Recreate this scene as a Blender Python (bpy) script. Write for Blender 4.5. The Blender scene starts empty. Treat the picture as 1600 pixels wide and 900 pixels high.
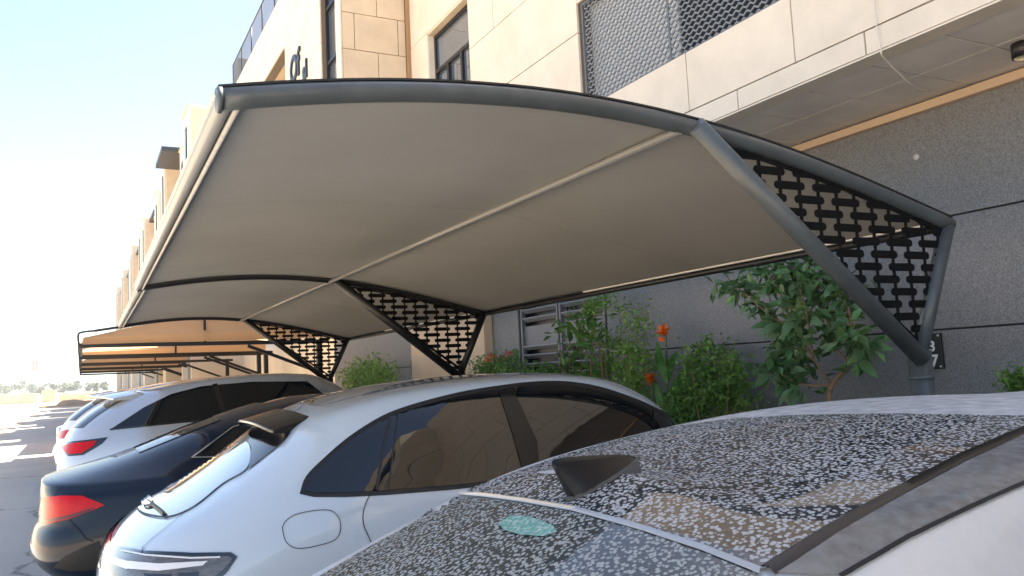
import bpy, bmesh, math, random
import numpy as np
from mathutils import Vector, Matrix
from mathutils.bvhtree import BVHTree
from mathutils.geometry import delaunay_2d_cdt

random.seed(7); np.random.seed(7)
scene = bpy.context.scene
COL = scene.collection

# ------------------------------------------------------------------ camera
CAM_H = 1.66
YAW, PITCH, ROLL, FPX = .4888, .0984, -.0496, 1274.8
def cam_axes(y, p, r):
    cy, sy, cp, sp = math.cos(y), math.sin(y), math.cos(p), math.sin(p)
    fw = np.array([sy*cp, cy*cp, sp]); rt = np.array([cy, -sy, 0.]); up = np.cross(rt, fw)
    cr, sr = math.cos(r), math.sin(r)
    return cr*rt+sr*up, -sr*rt+cr*up, fw
RT, UP, FW = cam_axes(YAW, PITCH, ROLL)
CAMP = np.array([0., 0., CAM_H])
cd = bpy.data.cameras.new('camera'); cam = bpy.data.objects.new('camera', cd); COL.objects.link(cam)
m = Matrix(((RT[0], UP[0], -FW[0], 0), (RT[1], UP[1], -FW[1], 0), (RT[2], UP[2], -FW[2], CAM_H), (0, 0, 0, 1)))
cam.matrix_world = m
cd.sensor_width = 36; cd.lens = 36*FPX/1600; cd.clip_start = .05; cd.clip_end = 4000
scene.camera = cam
scene.render.resolution_x, scene.render.resolution_y = 1024, 576

# ------------------------------------------------------------------ light
SUN_EL, SUN_AZ = math.radians(59), math.radians(18)      # azimuth measured from +X towards +Y
world = bpy.data.worlds.new('World'); scene.world = world; world.use_nodes = True
wn = world.node_tree.nodes; wl = world.node_tree.links
for n_ in list(wn): wn.remove(n_)
sky = wn.new('ShaderNodeTexSky'); sky.sky_type = 'NISHITA'; sky.sun_disc = False
sky.sun_elevation = SUN_EL; sky.sun_rotation = math.radians(90)-SUN_AZ
sky.air_density = 1.0; sky.dust_density = 1.2; sky.ozone_density = 1.0
bg = wn.new('ShaderNodeBackground'); bg.inputs[1].default_value = .056
wo = wn.new('ShaderNodeOutputWorld'); wl.new(sky.outputs[0], bg.inputs[0]); wl.new(bg.outputs[0], wo.inputs[0])
sl = bpy.data.lights.new('sun', 'SUN'); sl.energy = 4.9; sl.angle = math.radians(.5); sl.color = (1, .95, .86)
so = bpy.data.objects.new('sun', sl); COL.objects.link(so)
sd = Vector((math.cos(SUN_EL)*math.cos(SUN_AZ), math.cos(SUN_EL)*math.sin(SUN_AZ), math.sin(SUN_EL)))
so.rotation_euler = (-sd).to_track_quat('-Z', 'Y').to_euler(); so.location = (0, 0, 40)
vs = scene.view_settings
vs.view_transform = 'Standard'; vs.look = 'None'; vs.gamma = 1; vs.use_curve_mapping = False
vs.exposure = 2.65
vs.use_white_balance = True; vs.white_balance_temperature = 6600; vs.white_balance_tint = 10
scene.render.engine = 'CYCLES'

# ------------------------------------------------------------------ pixel helpers (photo 1600x900)
def ray(px, py):
    d = RT*(px-800)/FPX + UP*(450-py)/FPX + FW
    return d/np.linalg.norm(d)
def at_x(px, py, X): d = ray(px, py); return CAMP+d*X/d[0]
def at_y(px, py, Y): d = ray(px, py); return CAMP+d*Y/d[1]
def at_z(px, py, Z): d = ray(px, py); return CAMP+d*(Z-CAM_H)/d[2]
def proj(p):
    q = np.array(p, float)-CAMP; w = q@FW
    return (800+FPX*(q@RT)/w, 450-FPX*(q@UP)/w)

# ------------------------------------------------------------------ materials
MATS = {}
def mat(name, col, rough=.6, metal=0., var=.0, scale=6., bump=0., bscale=40., coat=0., spec=.5, island=0., stretch=None, trans=0.):
    if name in MATS: return MATS[name]
    M = bpy.data.materials.new(name); M.use_nodes = True; MATS[name] = M
    nt = M.node_tree; N = nt.nodes; L = nt.links; b = N['Principled BSDF']
    b.inputs['Base Color'].default_value = (*col, 1); b.inputs['Roughness'].default_value = rough
    b.inputs['Metallic'].default_value = metal; b.inputs['Coat Weight'].default_value = coat
    b.inputs['Coat Roughness'].default_value = .03; b.inputs['Specular IOR Level'].default_value = spec
    if trans:
        b.inputs['Subsurface Weight'].default_value = 0
        tr = N.new('ShaderNodeBsdfTranslucent'); tr.inputs[0].default_value = (*[min(1, c*1.3) for c in col], 1)
        mx = N.new('ShaderNodeMixShader'); mx.inputs[0].default_value = trans
        L.new(b.outputs[0], mx.inputs[1]); L.new(tr.outputs[0], mx.inputs[2]); L.new(mx.outputs[0], N['Material Output'].inputs[0])
    tc = N.new('ShaderNodeTexCoord'); src = tc.outputs['Object']
    if stretch:
        mp = N.new('ShaderNodeMapping'); mp.inputs['Scale'].default_value = stretch; L.new(src, mp.inputs[0]); src = mp.outputs[0]
    if var or island:
        hs = N.new('ShaderNodeHueSaturation'); hs.inputs['Color'].default_value = (*col, 1)
        if island:
            g = N.new('ShaderNodeNewGeometry'); mr = N.new('ShaderNodeMapRange')
            mr.inputs[3].default_value = 1-island; mr.inputs[4].default_value = 1+island
            L.new(g.outputs['Random Per Island'], mr.inputs[0]); L.new(mr.outputs[0], hs.inputs['Value'])
            mh = N.new('ShaderNodeMapRange'); mh.inputs[3].default_value = .47; mh.inputs[4].default_value = .52
            wn_ = N.new('ShaderNodeTexWhiteNoise'); wn_.noise_dimensions = '1D'; L.new(g.outputs['Random Per Island'], wn_.inputs['W'])
            L.new(wn_.outputs[0], mh.inputs[0]); L.new(mh.outputs[0], hs.inputs['Hue'])
        else:
            nz = N.new('ShaderNodeTexNoise'); nz.inputs['Scale'].default_value = scale; nz.inputs['Detail'].default_value = 8
            nz.inputs['Roughness'].default_value = .65
            L.new(src, nz.inputs['Vector']); mr = N.new('ShaderNodeMapRange')
            mr.inputs[1].default_value = .3; mr.inputs[2].default_value = .7
            mr.inputs[3].default_value = 1-var; mr.inputs[4].default_value = 1+var
            L.new(nz.outputs[0], mr.inputs[0]); L.new(mr.outputs[0], hs.inputs['Value'])
        L.new(hs.outputs[0], b.inputs['Base Color'])
    if bump:
        nb = N.new('ShaderNodeTexNoise'); nb.inputs['Scale'].default_value = bscale; nb.inputs['Detail'].default_value = 6
        L.new(src, nb.inputs['Vector']); bp = N.new('ShaderNodeBump'); bp.inputs['Strength'].default_value = bump; bp.inputs['Distance'].default_value = .01
        L.new(nb.outputs[0], bp.inputs['Height']); L.new(bp.outputs[0], b.inputs['Normal'])
    return M

def dust_mat(name, base, dust=(.62, .6, .57), thr=.5, width=.06, scale=70., rough=.04, film=.1, coat=0., metal=0., stretch=(1, 1, 1), spots=False):
    """glossy surface under rain-spotted dust: blotches of matt dust, a faint film between them"""
    if name in MATS: return MATS[name]
    M = bpy.data.materials.new(name); M.use_nodes = True; MATS[name] = M
    nt = M.node_tree; N = nt.nodes; L = nt.links; b = N['Principled BSDF']
    b.inputs['Base Color'].default_value = (*base, 1); b.inputs['Roughness'].default_value = rough
    b.inputs['Coat Weight'].default_value = coat; b.inputs['Metallic'].default_value = metal
    d = N.new('ShaderNodeBsdfDiffuse'); d.inputs[0].default_value = (*dust, 1)
    tc = N.new('ShaderNodeTexCoord'); mp = N.new('ShaderNodeMapping'); mp.inputs['Scale'].default_value = stretch
    L.new(tc.outputs['Object'], mp.inputs[0])
    n1 = N.new('ShaderNodeTexNoise'); n1.inputs['Scale'].default_value = scale; n1.inputs['Detail'].default_value = 2.5; n1.inputs['Distortion'].default_value = .25
    n1o = n1.outputs[0]
    n2 = N.new('ShaderNodeTexNoise'); n2.inputs['Scale'].default_value = 3.; n2.inputs['Detail'].default_value = 4
    L.new(mp.outputs[0], n1.inputs['Vector']); L.new(tc.outputs['Object'], n2.inputs['Vector'])
    ad = N.new('ShaderNodeMath'); ad.operation = 'MULTIPLY_ADD'; ad.inputs[1].default_value = .16; ad.inputs[2].default_value = -.08
    L.new(n2.outputs[0], ad.inputs[0]); sm = N.new('ShaderNodeMath'); 
    if spots:
        vo = N.new('ShaderNodeTexVoronoi'); vo.inputs['Scale'].default_value = scale; L.new(mp.outputs[0], vo.inputs['Vector'])
        n1.inputs['Scale'].default_value = scale*1.6; n1.inputs['Detail'].default_value = 2
        k1 = N.new('ShaderNodeMath'); k1.operation = 'MULTIPLY_ADD'; k1.inputs[1].default_value = -.62; k1.inputs[2].default_value = .545; L.new(vo.outputs['Distance'], k1.inputs[0])
        k2 = N.new('ShaderNodeMath'); k2.operation = 'MULTIPLY_ADD'; k2.inputs[1].default_value = .42; L.new(n1.outputs[0], k2.inputs[0]); L.new(k1.outputs[0], k2.inputs[2]); n1o = k2.outputs[0]
    L.new(n1o, sm.inputs[0]); L.new(ad.outputs[0], sm.inputs[1])
    mr = N.new('ShaderNodeMapRange'); mr.interpolation_type = 'SMOOTHSTEP'
    mr.inputs[1].default_value = thr-width; mr.inputs[2].default_value = thr+width; mr.inputs[3].default_value = film; mr.inputs[4].default_value = .92
    L.new(sm.outputs[0], mr.inputs[0])
    mx = N.new('ShaderNodeMixShader'); L.new(mr.outputs[0], mx.inputs[0]); L.new(b.outputs[0], mx.inputs[1]); L.new(d.outputs[0], mx.inputs[2])
    L.new(mx.outputs[0], N['Material Output'].inputs[0])
    return M

def ground_mat(name, c1, c2, c3, crack=0.):
    M = bpy.data.materials.new(name); M.use_nodes = True; MATS[name] = M
    nt = M.node_tree; N = nt.nodes; L = nt.links; b = N['Principled BSDF']; b.inputs['Roughness'].default_value = .9
    tc = N.new('ShaderNodeTexCoord')
    def noise(s, d=8, r=.6):
        n = N.new('ShaderNodeTexNoise'); n.inputs['Scale'].default_value = s; n.inputs['Detail'].default_value = d; n.inputs['Roughness'].default_value = r
        L.new(tc.outputs['Object'], n.inputs['Vector']); return n
    def ramp(src, a, bb):
        r = N.new('ShaderNodeMapRange'); r.inputs[1].default_value = a; r.inputs[2].default_value = bb; L.new(src, r.inputs[0]); return r.outputs[0]
    def mix(f, a, bb):
        x = N.new('ShaderNodeMix'); x.data_type = 'RGBA'; L.new(f, x.inputs[0])
        for k, v in ((6, a), (7, bb)):
            if isinstance(v, tuple): x.inputs[k].default_value = (*v, 1)
            else: L.new(v, x.inputs[k])
        return x.outputs[2]
    big = ramp(noise(.22, 10, .62).outputs[0], .52, .66); fine = ramp(noise(55., 4).outputs[0], .3, .75)
    c = mix(big, mix(fine, c1, c2), c3)
    if crack:
        v = N.new('ShaderNodeTexVoronoi'); v.feature = 'DISTANCE_TO_EDGE'; v.inputs['Scale'].default_value = .21
        nv = noise(.5, 9, .7); vm = N.new('ShaderNodeVectorMath'); vm.operation = 'ADD'
        L.new(tc.outputs['Object'], vm.inputs[0]); L.new(nv.outputs['Color'], vm.inputs[1]); L.new(vm.outputs[0], v.inputs['Vector'])
        k = ramp(v.outputs['Distance'], .001, .006); c = mix(k, tuple(.5*q for q in c1), c)
    L.new(c, b.inputs['Base Color'])
    bp = N.new('ShaderNodeBump'); bp.inputs['Strength'].default_value = .6; bp.inputs['Distance'].default_value = .01
    L.new(noise(120., 4).outputs[0], bp.inputs['Height']); L.new(bp.outputs[0], b.inputs['Normal'])
    return M

# ------------------------------------------------------------------ object helpers
def empty(name, loc, label, cat, group=None):
    o = bpy.data.objects.new(name, None); COL.objects.link(o); o.location = loc; o.empty_display_size = .2
    o['label'] = label; o['category'] = cat
    if group: o['group'] = group
    return o
def root_of(p):
    while p.parent: p = p.parent
    return p
def link(name, me, material, parent=None, kind=None, label=None):
    o = bpy.data.objects.new(name, me); COL.objects.link(o)
    if material and not me.materials: me.materials.append(material)
    if parent: o.parent = parent
    if kind: o['kind'] = kind
    if label: o['label'] = label
    return o
class MB:
    """collects boxes, prisms, tubes; builds ONE mesh object (world coordinates in, parent offset taken out)"""
    def __init__(s): s.v = []; s.f = []; s.sm = []
    def add(s, vs, fs, smooth=False):
        n = len(s.v); s.v += [tuple(map(float, v)) for v in vs]; s.f += [tuple(i+n for i in f) for f in fs]; s.sm += [smooth]*len(fs); return s
    def box(s, a, b):
        x0, y0, z0 = a; x1, y1, z1 = b
        return s.add([(x0,y0,z0),(x1,y0,z0),(x1,y1,z0),(x0,y1,z0),(x0,y0,z1),(x1,y0,z1),(x1,y1,z1),(x0,y1,z1)],
                     [(0,3,2,1),(4,5,6,7),(0,1,5,4),(1,2,6,5),(2,3,7,6),(3,0,4,7)])
    def bar(s, p, q, w, h, up=(0, 0, 1)):
        p, q, up = Vector(p), Vector(q), Vector(up); d = (q-p).normalized(); sx = d.cross(up).normalized()*w/2; uz = sx.cross(d).normalized()*h/2
        vs = [p-sx-uz, p+sx-uz, p+sx+uz, p-sx+uz, q-sx-uz, q+sx-uz, q+sx+uz, q-sx+uz]
        return s.add(vs, [(0,1,2,3),(7,6,5,4),(0,4,5,1),(1,5,6,2),(2,6,7,3),(3,7,4,0)])
    def tube(s, pts, r, n=12, caps=True, smooth=True):
        pts = [Vector(p) for p in pts]; rr = r if isinstance(r, (list, tuple)) else [r]*len(pts)
        t0 = (pts[1]-pts[0]).normalized(); ref = Vector((0, 0, 1)) if abs(t0.z) < .9 else Vector((1, 0, 0))
        a = t0.cross(ref).normalized(); base = len(s.v); vs = []
        for i, p in enumerate(pts):
            t = (pts[min(i+1, len(pts)-1)]-pts[max(i-1, 0)]).normalized(); a = (a-t*a.dot(t)).normalized(); b = t.cross(a)
            for k in range(n):
                an = 2*math.pi*k/n; vs.append(p+(a*math.cos(an)+b*math.sin(an))*rr[i])
        fs = [(i*n+k, i*n+(k+1) % n, (i+1)*n+(k+1) % n, (i+1)*n+k) for i in range(len(pts)-1) for k in range(n)]
        s.add(vs, fs, smooth)
        if caps:
            s.f += [tuple(base+k for k in range(n))[::-1], tuple(base+(len(pts)-1)*n+k for k in range(n))]; s.sm += [False, False]
        return s
    def prism(s, poly, axis, a, b):
        """extrude a 2D polygon along an axis ('x': poly is (y,z); 'y': (x,z); 'z': (x,y))"""
        mk = {'x': lambda p, t: (t, p[0], p[1]), 'y': lambda p, t: (p[0], t, p[1]), 'z': lambda p, t: (p[0], p[1], t)}[axis]
        n = len(poly)
        return s.add([mk(p, a) for p in poly]+[mk(p, b) for p in poly],
                     [tuple(range(n)), tuple(range(n, 2*n))[::-1]]+[(i, i+n, (i+1) % n+n, (i+1) % n) for i in range(n)])
    def lathe(s, prof, c, axis='y', n=28, smooth=True):
        vs = []; m_ = len(prof)
        for k in range(n):
            an = 2*math.pi*k/n
            for r, h in prof:
                if axis == 'y': vs.append((c[0]+r*math.cos(an), c[1]+h, c[2]+r*math.sin(an)))
                else: vs.append((c[0]+r*math.cos(an), c[1]+r*math.sin(an), c[2]+h))
        fs = [(k*m_+i, k*m_+i+1, ((k+1) % n)*m_+i+1, ((k+1) % n)*m_+i) for k in range(n) for i in range(m_-1)]
        return s.add(vs, fs, smooth)
    def mesh(s, name, off=(0, 0, 0), fix=True):
        me = bpy.data.meshes.new(name); me.from_pydata([(v[0]-off[0], v[1]-off[1], v[2]-off[2]) for v in s.v], [], s.f)
        me.polygons.foreach_set('use_smooth', s.sm); me.update()
        if fix:
            bm = bmesh.new(); bm.from_mesh(me); bmesh.ops.recalc_face_normals(bm, faces=bm.faces); bm.to_mesh(me); bm.free()
        return me
    def build(s, name, material, parent=None, kind=None, label=None, bevel=0., fix=True):
        off = root_of(parent).location if parent else (0, 0, 0)
        o = link(name, s.mesh(name, off, fix), material, parent, kind, label)
        if bevel:
            b = o.modifiers.new('bevel', 'BEVEL'); b.width = bevel; b.segments = 2; b.limit_method = 'ANGLE'
        return o
def box_part(name, a, b, material, parent, bevel=0., label=None):
    return MB().box(a, b).build(name, material, parent, bevel=bevel, label=label)
def smooth_curve(pts, n):
    """Catmull-Rom through pts"""
    P = [np.array(p, float) for p in pts]; P = [2*P[0]-P[1]]+P+[2*P[-1]-P[-2]]; out = []
    for i in range(1, len(P)-2):
        for k in range(n):
            t = k/n; a, b, c, d = P[i-1:i+3]
            out.append(.5*((2*b)+(-a+c)*t+(2*a-5*b+4*c-d)*t*t+(-a+3*b-3*c+d)*t**3))
    out.append(P[-2]); return out

# ------------------------------------------------------------------ palette
STONE = mat('cream_stone', (.74, .66, .54), .75, var=.10, scale=1.6, bump=.12, bscale=25)
STONE_SHADED = mat('shaded_stone', (.68, .55, .40), .75, var=.12, scale=1.8, bump=.12, bscale=25)  # cream stone again, with the warm shade of end faces put into its colour
JOINT = mat('joint_brown', (.20, .16, .12), .9)  # dark brown backing that shows in the panel joints
PLASTER = mat('tan_plaster', (.66, .49, .33), .85, var=.08, scale=1.2)
GRAYWALL = mat('grey_granite', (.205, .20, .198), .7, var=.5, scale=80, bump=.25, bscale=140)
SOFFIT = mat('grey_soffit_tile', (.80, .735, .66), .7, var=.14, scale=1.5)
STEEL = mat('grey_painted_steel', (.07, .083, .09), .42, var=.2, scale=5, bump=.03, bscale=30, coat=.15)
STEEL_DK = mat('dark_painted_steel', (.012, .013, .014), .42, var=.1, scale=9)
LACE = mat('pale_hem_rope', (.62, .60, .55), .7, var=.15, scale=20)
PANELBLK = mat('black_cut_sheet', (.003, .003, .0035), .75, spec=.2, var=.15, scale=12)
FABRIC = mat('grey_pvc_fabric', (.345, .345, .335), .68, var=.07, scale=1.1, bump=.06, bscale=60, trans=.06)
TANFAB = mat('tan_pvc_fabric', (.62, .40, .22), .75, var=.07, scale=1.3, trans=.45)
BLACKFRAME = mat('black_aluminium', (.012, .012, .013), .35)
GLASS = mat('tinted_window_glass', (.004, .005, .006), .015, spec=.6)
GLASS_BLUE = mat('facade_glass', (.30, .36, .44), .03, metal=.75)
SCREEN = mat('grey_expanded_metal', (.20, .215, .225), .5, metal=.2)
SOIL = mat('planter_soil', (.10, .07, .045), .95, var=.3, scale=8, bump=.5)
CONCRETE = mat('kerb_concrete', (.36, .34, .31), .85, var=.15, scale=6, bump=.2)
ASPHALT = ground_mat('asphalt_surface', (.40, .365, .315), (.50, .45, .385), (.54, .475, .385), crack=1)
SAND = ground_mat('desert_sand', (.46, .36, .25), (.54, .43, .31), (.40, .31, .21))

# ------------------------------------------------------------------ setting: ground
def sheet(name, x0, x1, y0, y1, z, material):
    o = MB().add([(x0,y0,z),(x1,y0,z),(x1,y1,z),(x0,y1,z)], [(0,1,2,3)]).build(name, material, kind='structure', fix=False); return o
sheet('ground', -900, 900, -200, 1600, -.012, SAND)
sheet('road', -2.7, 5.35, -30, 95, -.004, ASPHALT)
MB().box((5.35, -20, -.01), (5.5, 24, .14)).build('kerb', CONCRETE, kind='structure', bevel=.015)
MB().box((5.5, -20, -.01), (6.7, 24, .10)).build('planting_bed', SOIL, kind='structure')
mb = MB()
random.seed(3)
xs = np.linspace(-60, 8, 120)
for j, (yy, hh) in enumerate(((0, .02), (1.2, .55), (2.6, .8), (4.5, .5), (7, .02))):
    for x in xs: mb.v.append((x, 100+yy+.02*x, hh*(.55+.45*math.sin(x*.9+j)*math.sin(x*.37+1.3*j))+random.uniform(-.04, .04)*(hh > .1)-.02))
for j in range(4):
    for i in range(119): mb.f.append((j*120+i, j*120+i+1, (j+1)*120+i+1, (j+1)*120+i)); mb.sm.append(True)
mb.build('sand_bank', mat('sand_bank_soil', (.36, .25, .15), .95, var=.3, scale=.8), kind='structure')

# ------------------------------------------------------------------ near building
XW, XB, XA, ZS, YC = 6.7, 5.232, 3.98, 3.861, 13.29
bld = empty('villa', (XW, 5, 0), 'nearest cream stone villa over dark grey ground floor wall behind the grey canopy', 'building')
def panel_face(parent, axis, pos, out, u0, u1, zs, material, seed=0, stagger=None, gap=.012, depth=.03, name='panel'):
    """courses of stone panels on a face: axis 'x' = face of constant X (u is Y), 'y' = face of constant Y (u is X)"""
    rnd = random.Random(seed)
    for r in range(len(zs)-1):
        cuts = stagger[r % len(stagger)] if stagger else []
        us = [u0]+[c for c in cuts if u0 < c < u1]+[u1]
        for k in range(len(us)-1):
            d = depth+rnd.uniform(-.002, .002)
            a, b = us[k]+gap/2, us[k+1]-gap/2; z0, z1 = zs[r]+gap/2, zs[r+1]-gap/2
            lo, hi = (pos-d, pos-.001) if out < 0 else (pos+.001, pos+d)
            if axis == 'x': box_part(name, (lo, a, z0), (hi, b, z1), material, parent, bevel=.003)
            else: box_part(name, (a, lo, z0), (b, hi, z1), material, parent, bevel=.003)
# ground floor wall: long granite courses
gw = MB().box((XW, -14, 0), (XW+.3, 9.72, 3.70)).box((XW, 12.35, 0), (XW+.3, 24, 3.70)).box((XW+.22, 9.72, 0), (XW+.3, 12.35, 3.70)).build('ground_floor_wall', mat('wall_joint', (.03, .03, .032), .9), bld)
for y0, y1 in ((-14, 9.70), (12.37, 24)):
    panel_face(gw, 'x', XW, -1, y0, y1, [0.02, .83, 1.815, 2.79, 3.765], GRAYWALL, 1, [[-7., 17.3]], gap=.016, name='wall_panel')
box_part('wall_top_trim', (XW-.075, -14, 3.765), (XW+.3, 24, 3.84), PLASTER, bld, .004)
# louvred screen doors
for k, (y0, y1) in enumerate(((9.76, 11.03), (11.07, 12.31))):
    lv = MB().box((XW-.02, y0, .25), (XW+.05, y0+.05, 3.0)).box((XW-.02, y1-.05, .25), (XW+.05, y1, 3.0)).box((XW-.02, y0+.05, 2.92), (XW+.05, y1-.05, 3.0)).box((XW+.03, y0+.05, 2.02), (XW+.06, y1-.05, 2.36)).box((XW+.03, y0+.05, .25), (XW+.06, y1-.05, .9)).build('louvre_door', mat('door_grey', (.16, .165, .175), .5, var=.1), bld)
    box_part('door_backing', (XW+.16, y0, .25), (XW+.2, y1, 3.0), BLACKFRAME, lv)
    for z in list(np.arange(2.47, 2.9, .145))+list(np.arange(.98, 2.0, .145)):
        MB().bar((XW+.03, y0+.05, z), (XW+.03, y1-.05, z), .10, .022, up=(.62, 0, 1)).build('louvre_slat', mat('louvre_grey', (.33, .34, .36), .4, var=.06), lv)
# cream pier of the ground floor
box_part('pier', (XW-.22, 13.36, 0), (XW-.04, 17.1, 3.76), PLASTER, bld, .01)
# soffit tiles
so_ = MB().box((XB+.06, -14, ZS+.03), (XW+.3, 13.2, ZS+.09)).build('soffit', mat('soffit_joint', (.07, .06, .055), .9), bld)
ys = list(np.arange(-13.9, 13.2, .62))
for i, y in enumerate(ys):
    d = random.uniform(0, .004)
    for x0, x1 in ((XB+.17, 5.98), (5.99, XW-.02)):
        box_part('soffit_tile', (x0+.005, y+.008, ZS-d), (x1-.005, min(y+.612, 13.2), ZS+.029), SOFFIT, so_)
box_part('fascia_return', (XB-.03, -4, ZS-.014), (XB+.165, 13.2, ZS-.001), STONE, bld)
# upper facade (street face at XB) with the screened opening
core = MB()
core.box((XB+.001, -4, ZS), (XB+.16, 2.2, 11)).box((XB+.001, 2.2, ZS), (XB+.16, 7.8, 4.62)).box((XB+.001, 2.2, 5.93), (XB+.16, 7.8, 11))
core.box((XB+.001, 7.8, ZS), (XB+.16, 10.78, 11)).box((XB+.001, 10.78, ZS), (XB+.16, 12.42, 5.35)).box((XB+.001, 10.78, 7.40), (XB+.16, 12.42, 11)).box((XB+.001, 12.42, ZS), (XB+.16, YC, 11))
uf = core.build('upper_wall', JOINT, bld)
rows = [ZS, 4.05, 4.64]
panel_face(uf, 'x', XB, -1, -4, 7.8, rows, STONE, 2, [[-2., .2, 2.4, 3.95, 5.3, 6.6], [-2.9, -.8, 1.3, 3.3, 4.62, 5.95]])
panel_face(uf, 'x', XB, -1, -4, 2.2, [4.64, 5.58, 6.5, 7.42, 8.36, 9.3, 10.25, 11], STONE, 3, [[-2.2, -.1], [-3.1, -1, 1.]])
panel_face(uf, 'x', XB, -1, 2.2, 7.8, [5.93, 6.5, 7.42, 8.36, 9.3, 10.25, 11], STONE, 4, [[4.0, 5.9], [3.1, 5., 6.9]])
panel_face(uf, 'x', XB, -1, 7.8, 10.78, [ZS, 4.64, 5.58, 6.5, 7.42, 8.36, 9.3, 10.25, 11], STONE, 5, [[9.4], [], [], [9.95], []])
panel_face(uf, 'x', XB, -1, 10.78, 12.42, [ZS, 4.64, 5.35], STONE, 6)
panel_face(uf, 'x', XB, -1, 10.78, 12.42, [7.40, 8.36, 9.3, 10.25, 11], STONE, 7)
panel_face(uf, 'x', XB, -1, 12.42, YC-.1, [ZS, 4.64, 5.58, 6.5, 7.42, 8.36, 9.3, 10.25, 11], STONE, 8)
# bulk behind, roof
MB().box((XB+1.6, -14, ZS+.1), (14, 24, 10.9)).build('building_core', STONE_SHADED, bld)
# window in the street face
def window(parent, y0, y1, z0, z1, x, mull, trans, depth=.16):
    w = MB()
    fw = .06
    w.box((x+depth-.07, y0, z0), (x+depth, y0+fw, z1)).box((x+depth-.07, y1-fw, z0), (x+depth, y1, z1)).box((x+depth-.07, y0+fw, z0), (x+depth, y1-fw, z0+fw)).box((x+depth-.07, y0+fw, z1-fw), (x+depth, y1-fw, z1))
    for zt in trans: w.box((x+depth-.075, y0+fw, zt-.03), (x+depth-.002, y1-fw, zt+.03))
    zt = min(trans) if trans else z1-fw
    for ym in mull: w.box((x+depth-.08, ym-.035, z0+fw), (x+depth-.004, ym+.035, zt-.03))
    fo = w.build('window', BLACKFRAME, parent)
    zz = [z0+fw]+[t for t in sorted(trans)]+[z1-fw]
    for k in range(len(zz)-1):
        yy = [y0+fw]+(sorted(mull) if k == 0 else [])+[y1-fw]
        for q in range(len(yy)-1):
            a = random.uniform(-.012, .012)
            MB().add([(x+depth-.03, yy[q], zz[k]), (x+depth-.03+a, yy[q+1], zz[k]), (x+depth-.03+a, yy[q+1], zz[k+1]), (x+depth-.03, yy[q], zz[k+1])], [(0,1,2,3)]).build('pane', GLASS_BLUE, fo)
    MB().box((x+depth+.001, y0, z0), (x+depth+.02, y1, z1)).build('window_backing', BLACKFRAME, fo)
    return fo
window(bld, 10.80, 12.40, 5.40, 7.36, XB, [11.32, 11.86], [6.72])
box_part('window_reveal', (XB-.02, 12.402, 5.36), (XB+.155, 12.44, 7.38), STONE, bld)
box_part('window_head', (XB-.02, 10.782, 7.365), (XB+.155, 12.40, 7.41), STONE_SHADED, bld)
# expanded-metal screen in the opening
scr = MB()
for r in range(24):
    z = 4.672+r*.053; n = 106; t = .010
    P_ = [(3.0+i*.0449, z+(.0135 if (i+r) % 2 else -.0135)) for i in range(n)]
    for (ya, za), (yb, zb) in zip(P_[:-1], P_[1:]):
        scr.add([(XB+.02, ya, za-t), (XB+.02, yb, zb-t), (XB+.02, yb, zb+t), (XB+.02, ya, za+t), (XB+.034, ya, za-t), (XB+.034, yb, zb-t), (XB+.034, yb, zb+t), (XB+.034, ya, za+t)],
                [(0,1,2,3), (7,6,5,4), (0,4,5,1), (2,6,7,3)])
fr = MB().box((XB+.01, 2.25, 4.63), (XB+.05, 7.78, 4.665)).box((XB+.01, 2.25, 5.89), (XB+.05, 7.78, 5.925)).box((XB+.01, 7.74, 4.665), (XB+.05, 7.775, 5.89)).box((XB+.01, 6.2, 4.665), (XB+.017, 6.23, 5.89)).build('screen_frame', mat('screen_frame_grey', (.12, .13, .14), .4), bld)
scr.build('screen_mesh', SCREEN, fr, kind='stuff')
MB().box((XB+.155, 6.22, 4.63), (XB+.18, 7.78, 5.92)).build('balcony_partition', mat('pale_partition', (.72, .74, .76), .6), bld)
MB().box((XB+.165, 2.2, 4.63), (XB+.19, 6.20, 5.92)).build('recess_shade_sheet', mat('near_black', (.010, .011, .014), .6), bld)  # near-black sheet paints the shade of the recess behind the mesh
MB().box((XB+.02, 2.2, 4.55), (XB+1.5, 7.8, 4.62)).box((XB+.02, 2.2, 5.935), (XB+1.5, 7.8, 6.0)).build('balcony_slab', mat('grey_slab', (.3, .3, .3), .8), bld)
# projecting wing (end face at YC, street face at XA)
def wing(parent, y0, y1, ztop, letters=False, sign=1):
    c = MB()
    if letters:
        c.box((XA+.001, y0, ZS), (XA+.2, 13.56, ztop)).box((XA+.001, 13.56, 9.0), (XA+.2, 14.56, ztop)).box((XA+.001, 14.56, ZS), (XA+.2, 17.5, ztop)).box((XA+.001, 17.5, 8.95), (XA+.2, 21.0, ztop)).box((XA+.001, 21., ZS), (XA+.2, y1, ztop))
        c.box((XA+.2, y0+.001, ZS), (XB+1.7, y0+.2, ztop)).box((XA+.9, y0+.2, ZS), (XA+1.1, y1, ztop-.3))
    else: c.box((XA+.001, y0, ZS), (XB+1.7, y1, ztop))
    return c.build('wing_wall', JOINT, parent)
wg = wing(bld, YC, 25, 10.25, True)
zr = [ZS, 4.6, 5.3, 5.98, 6.64, 7.30, 7.96, 8.62, 9.28, 10.25]
panel_face(wg, 'y', YC, -1, XA, XB-.09, zr, STONE_SHADED, 11, [[4.62], [4.2, 5.0]])  # end face in the shaded stone colour
panel_face(wg, 'x', XA, -1, YC-.03, 13.56, [ZS, 9.4, 10.25], STONE, 12)
panel_face(wg, 'x', XA, -1, 13.56, 14.56, [9.0, 9.4, 10.25], STONE, 13)
panel_face(wg, 'x', XA, -1, 14.56, 17.5, [ZS, 4.6, 6.2, 7.1, 7.9, 8.65, 9.4, 10.25], STONE, 14, [[], [16.], []])
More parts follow.
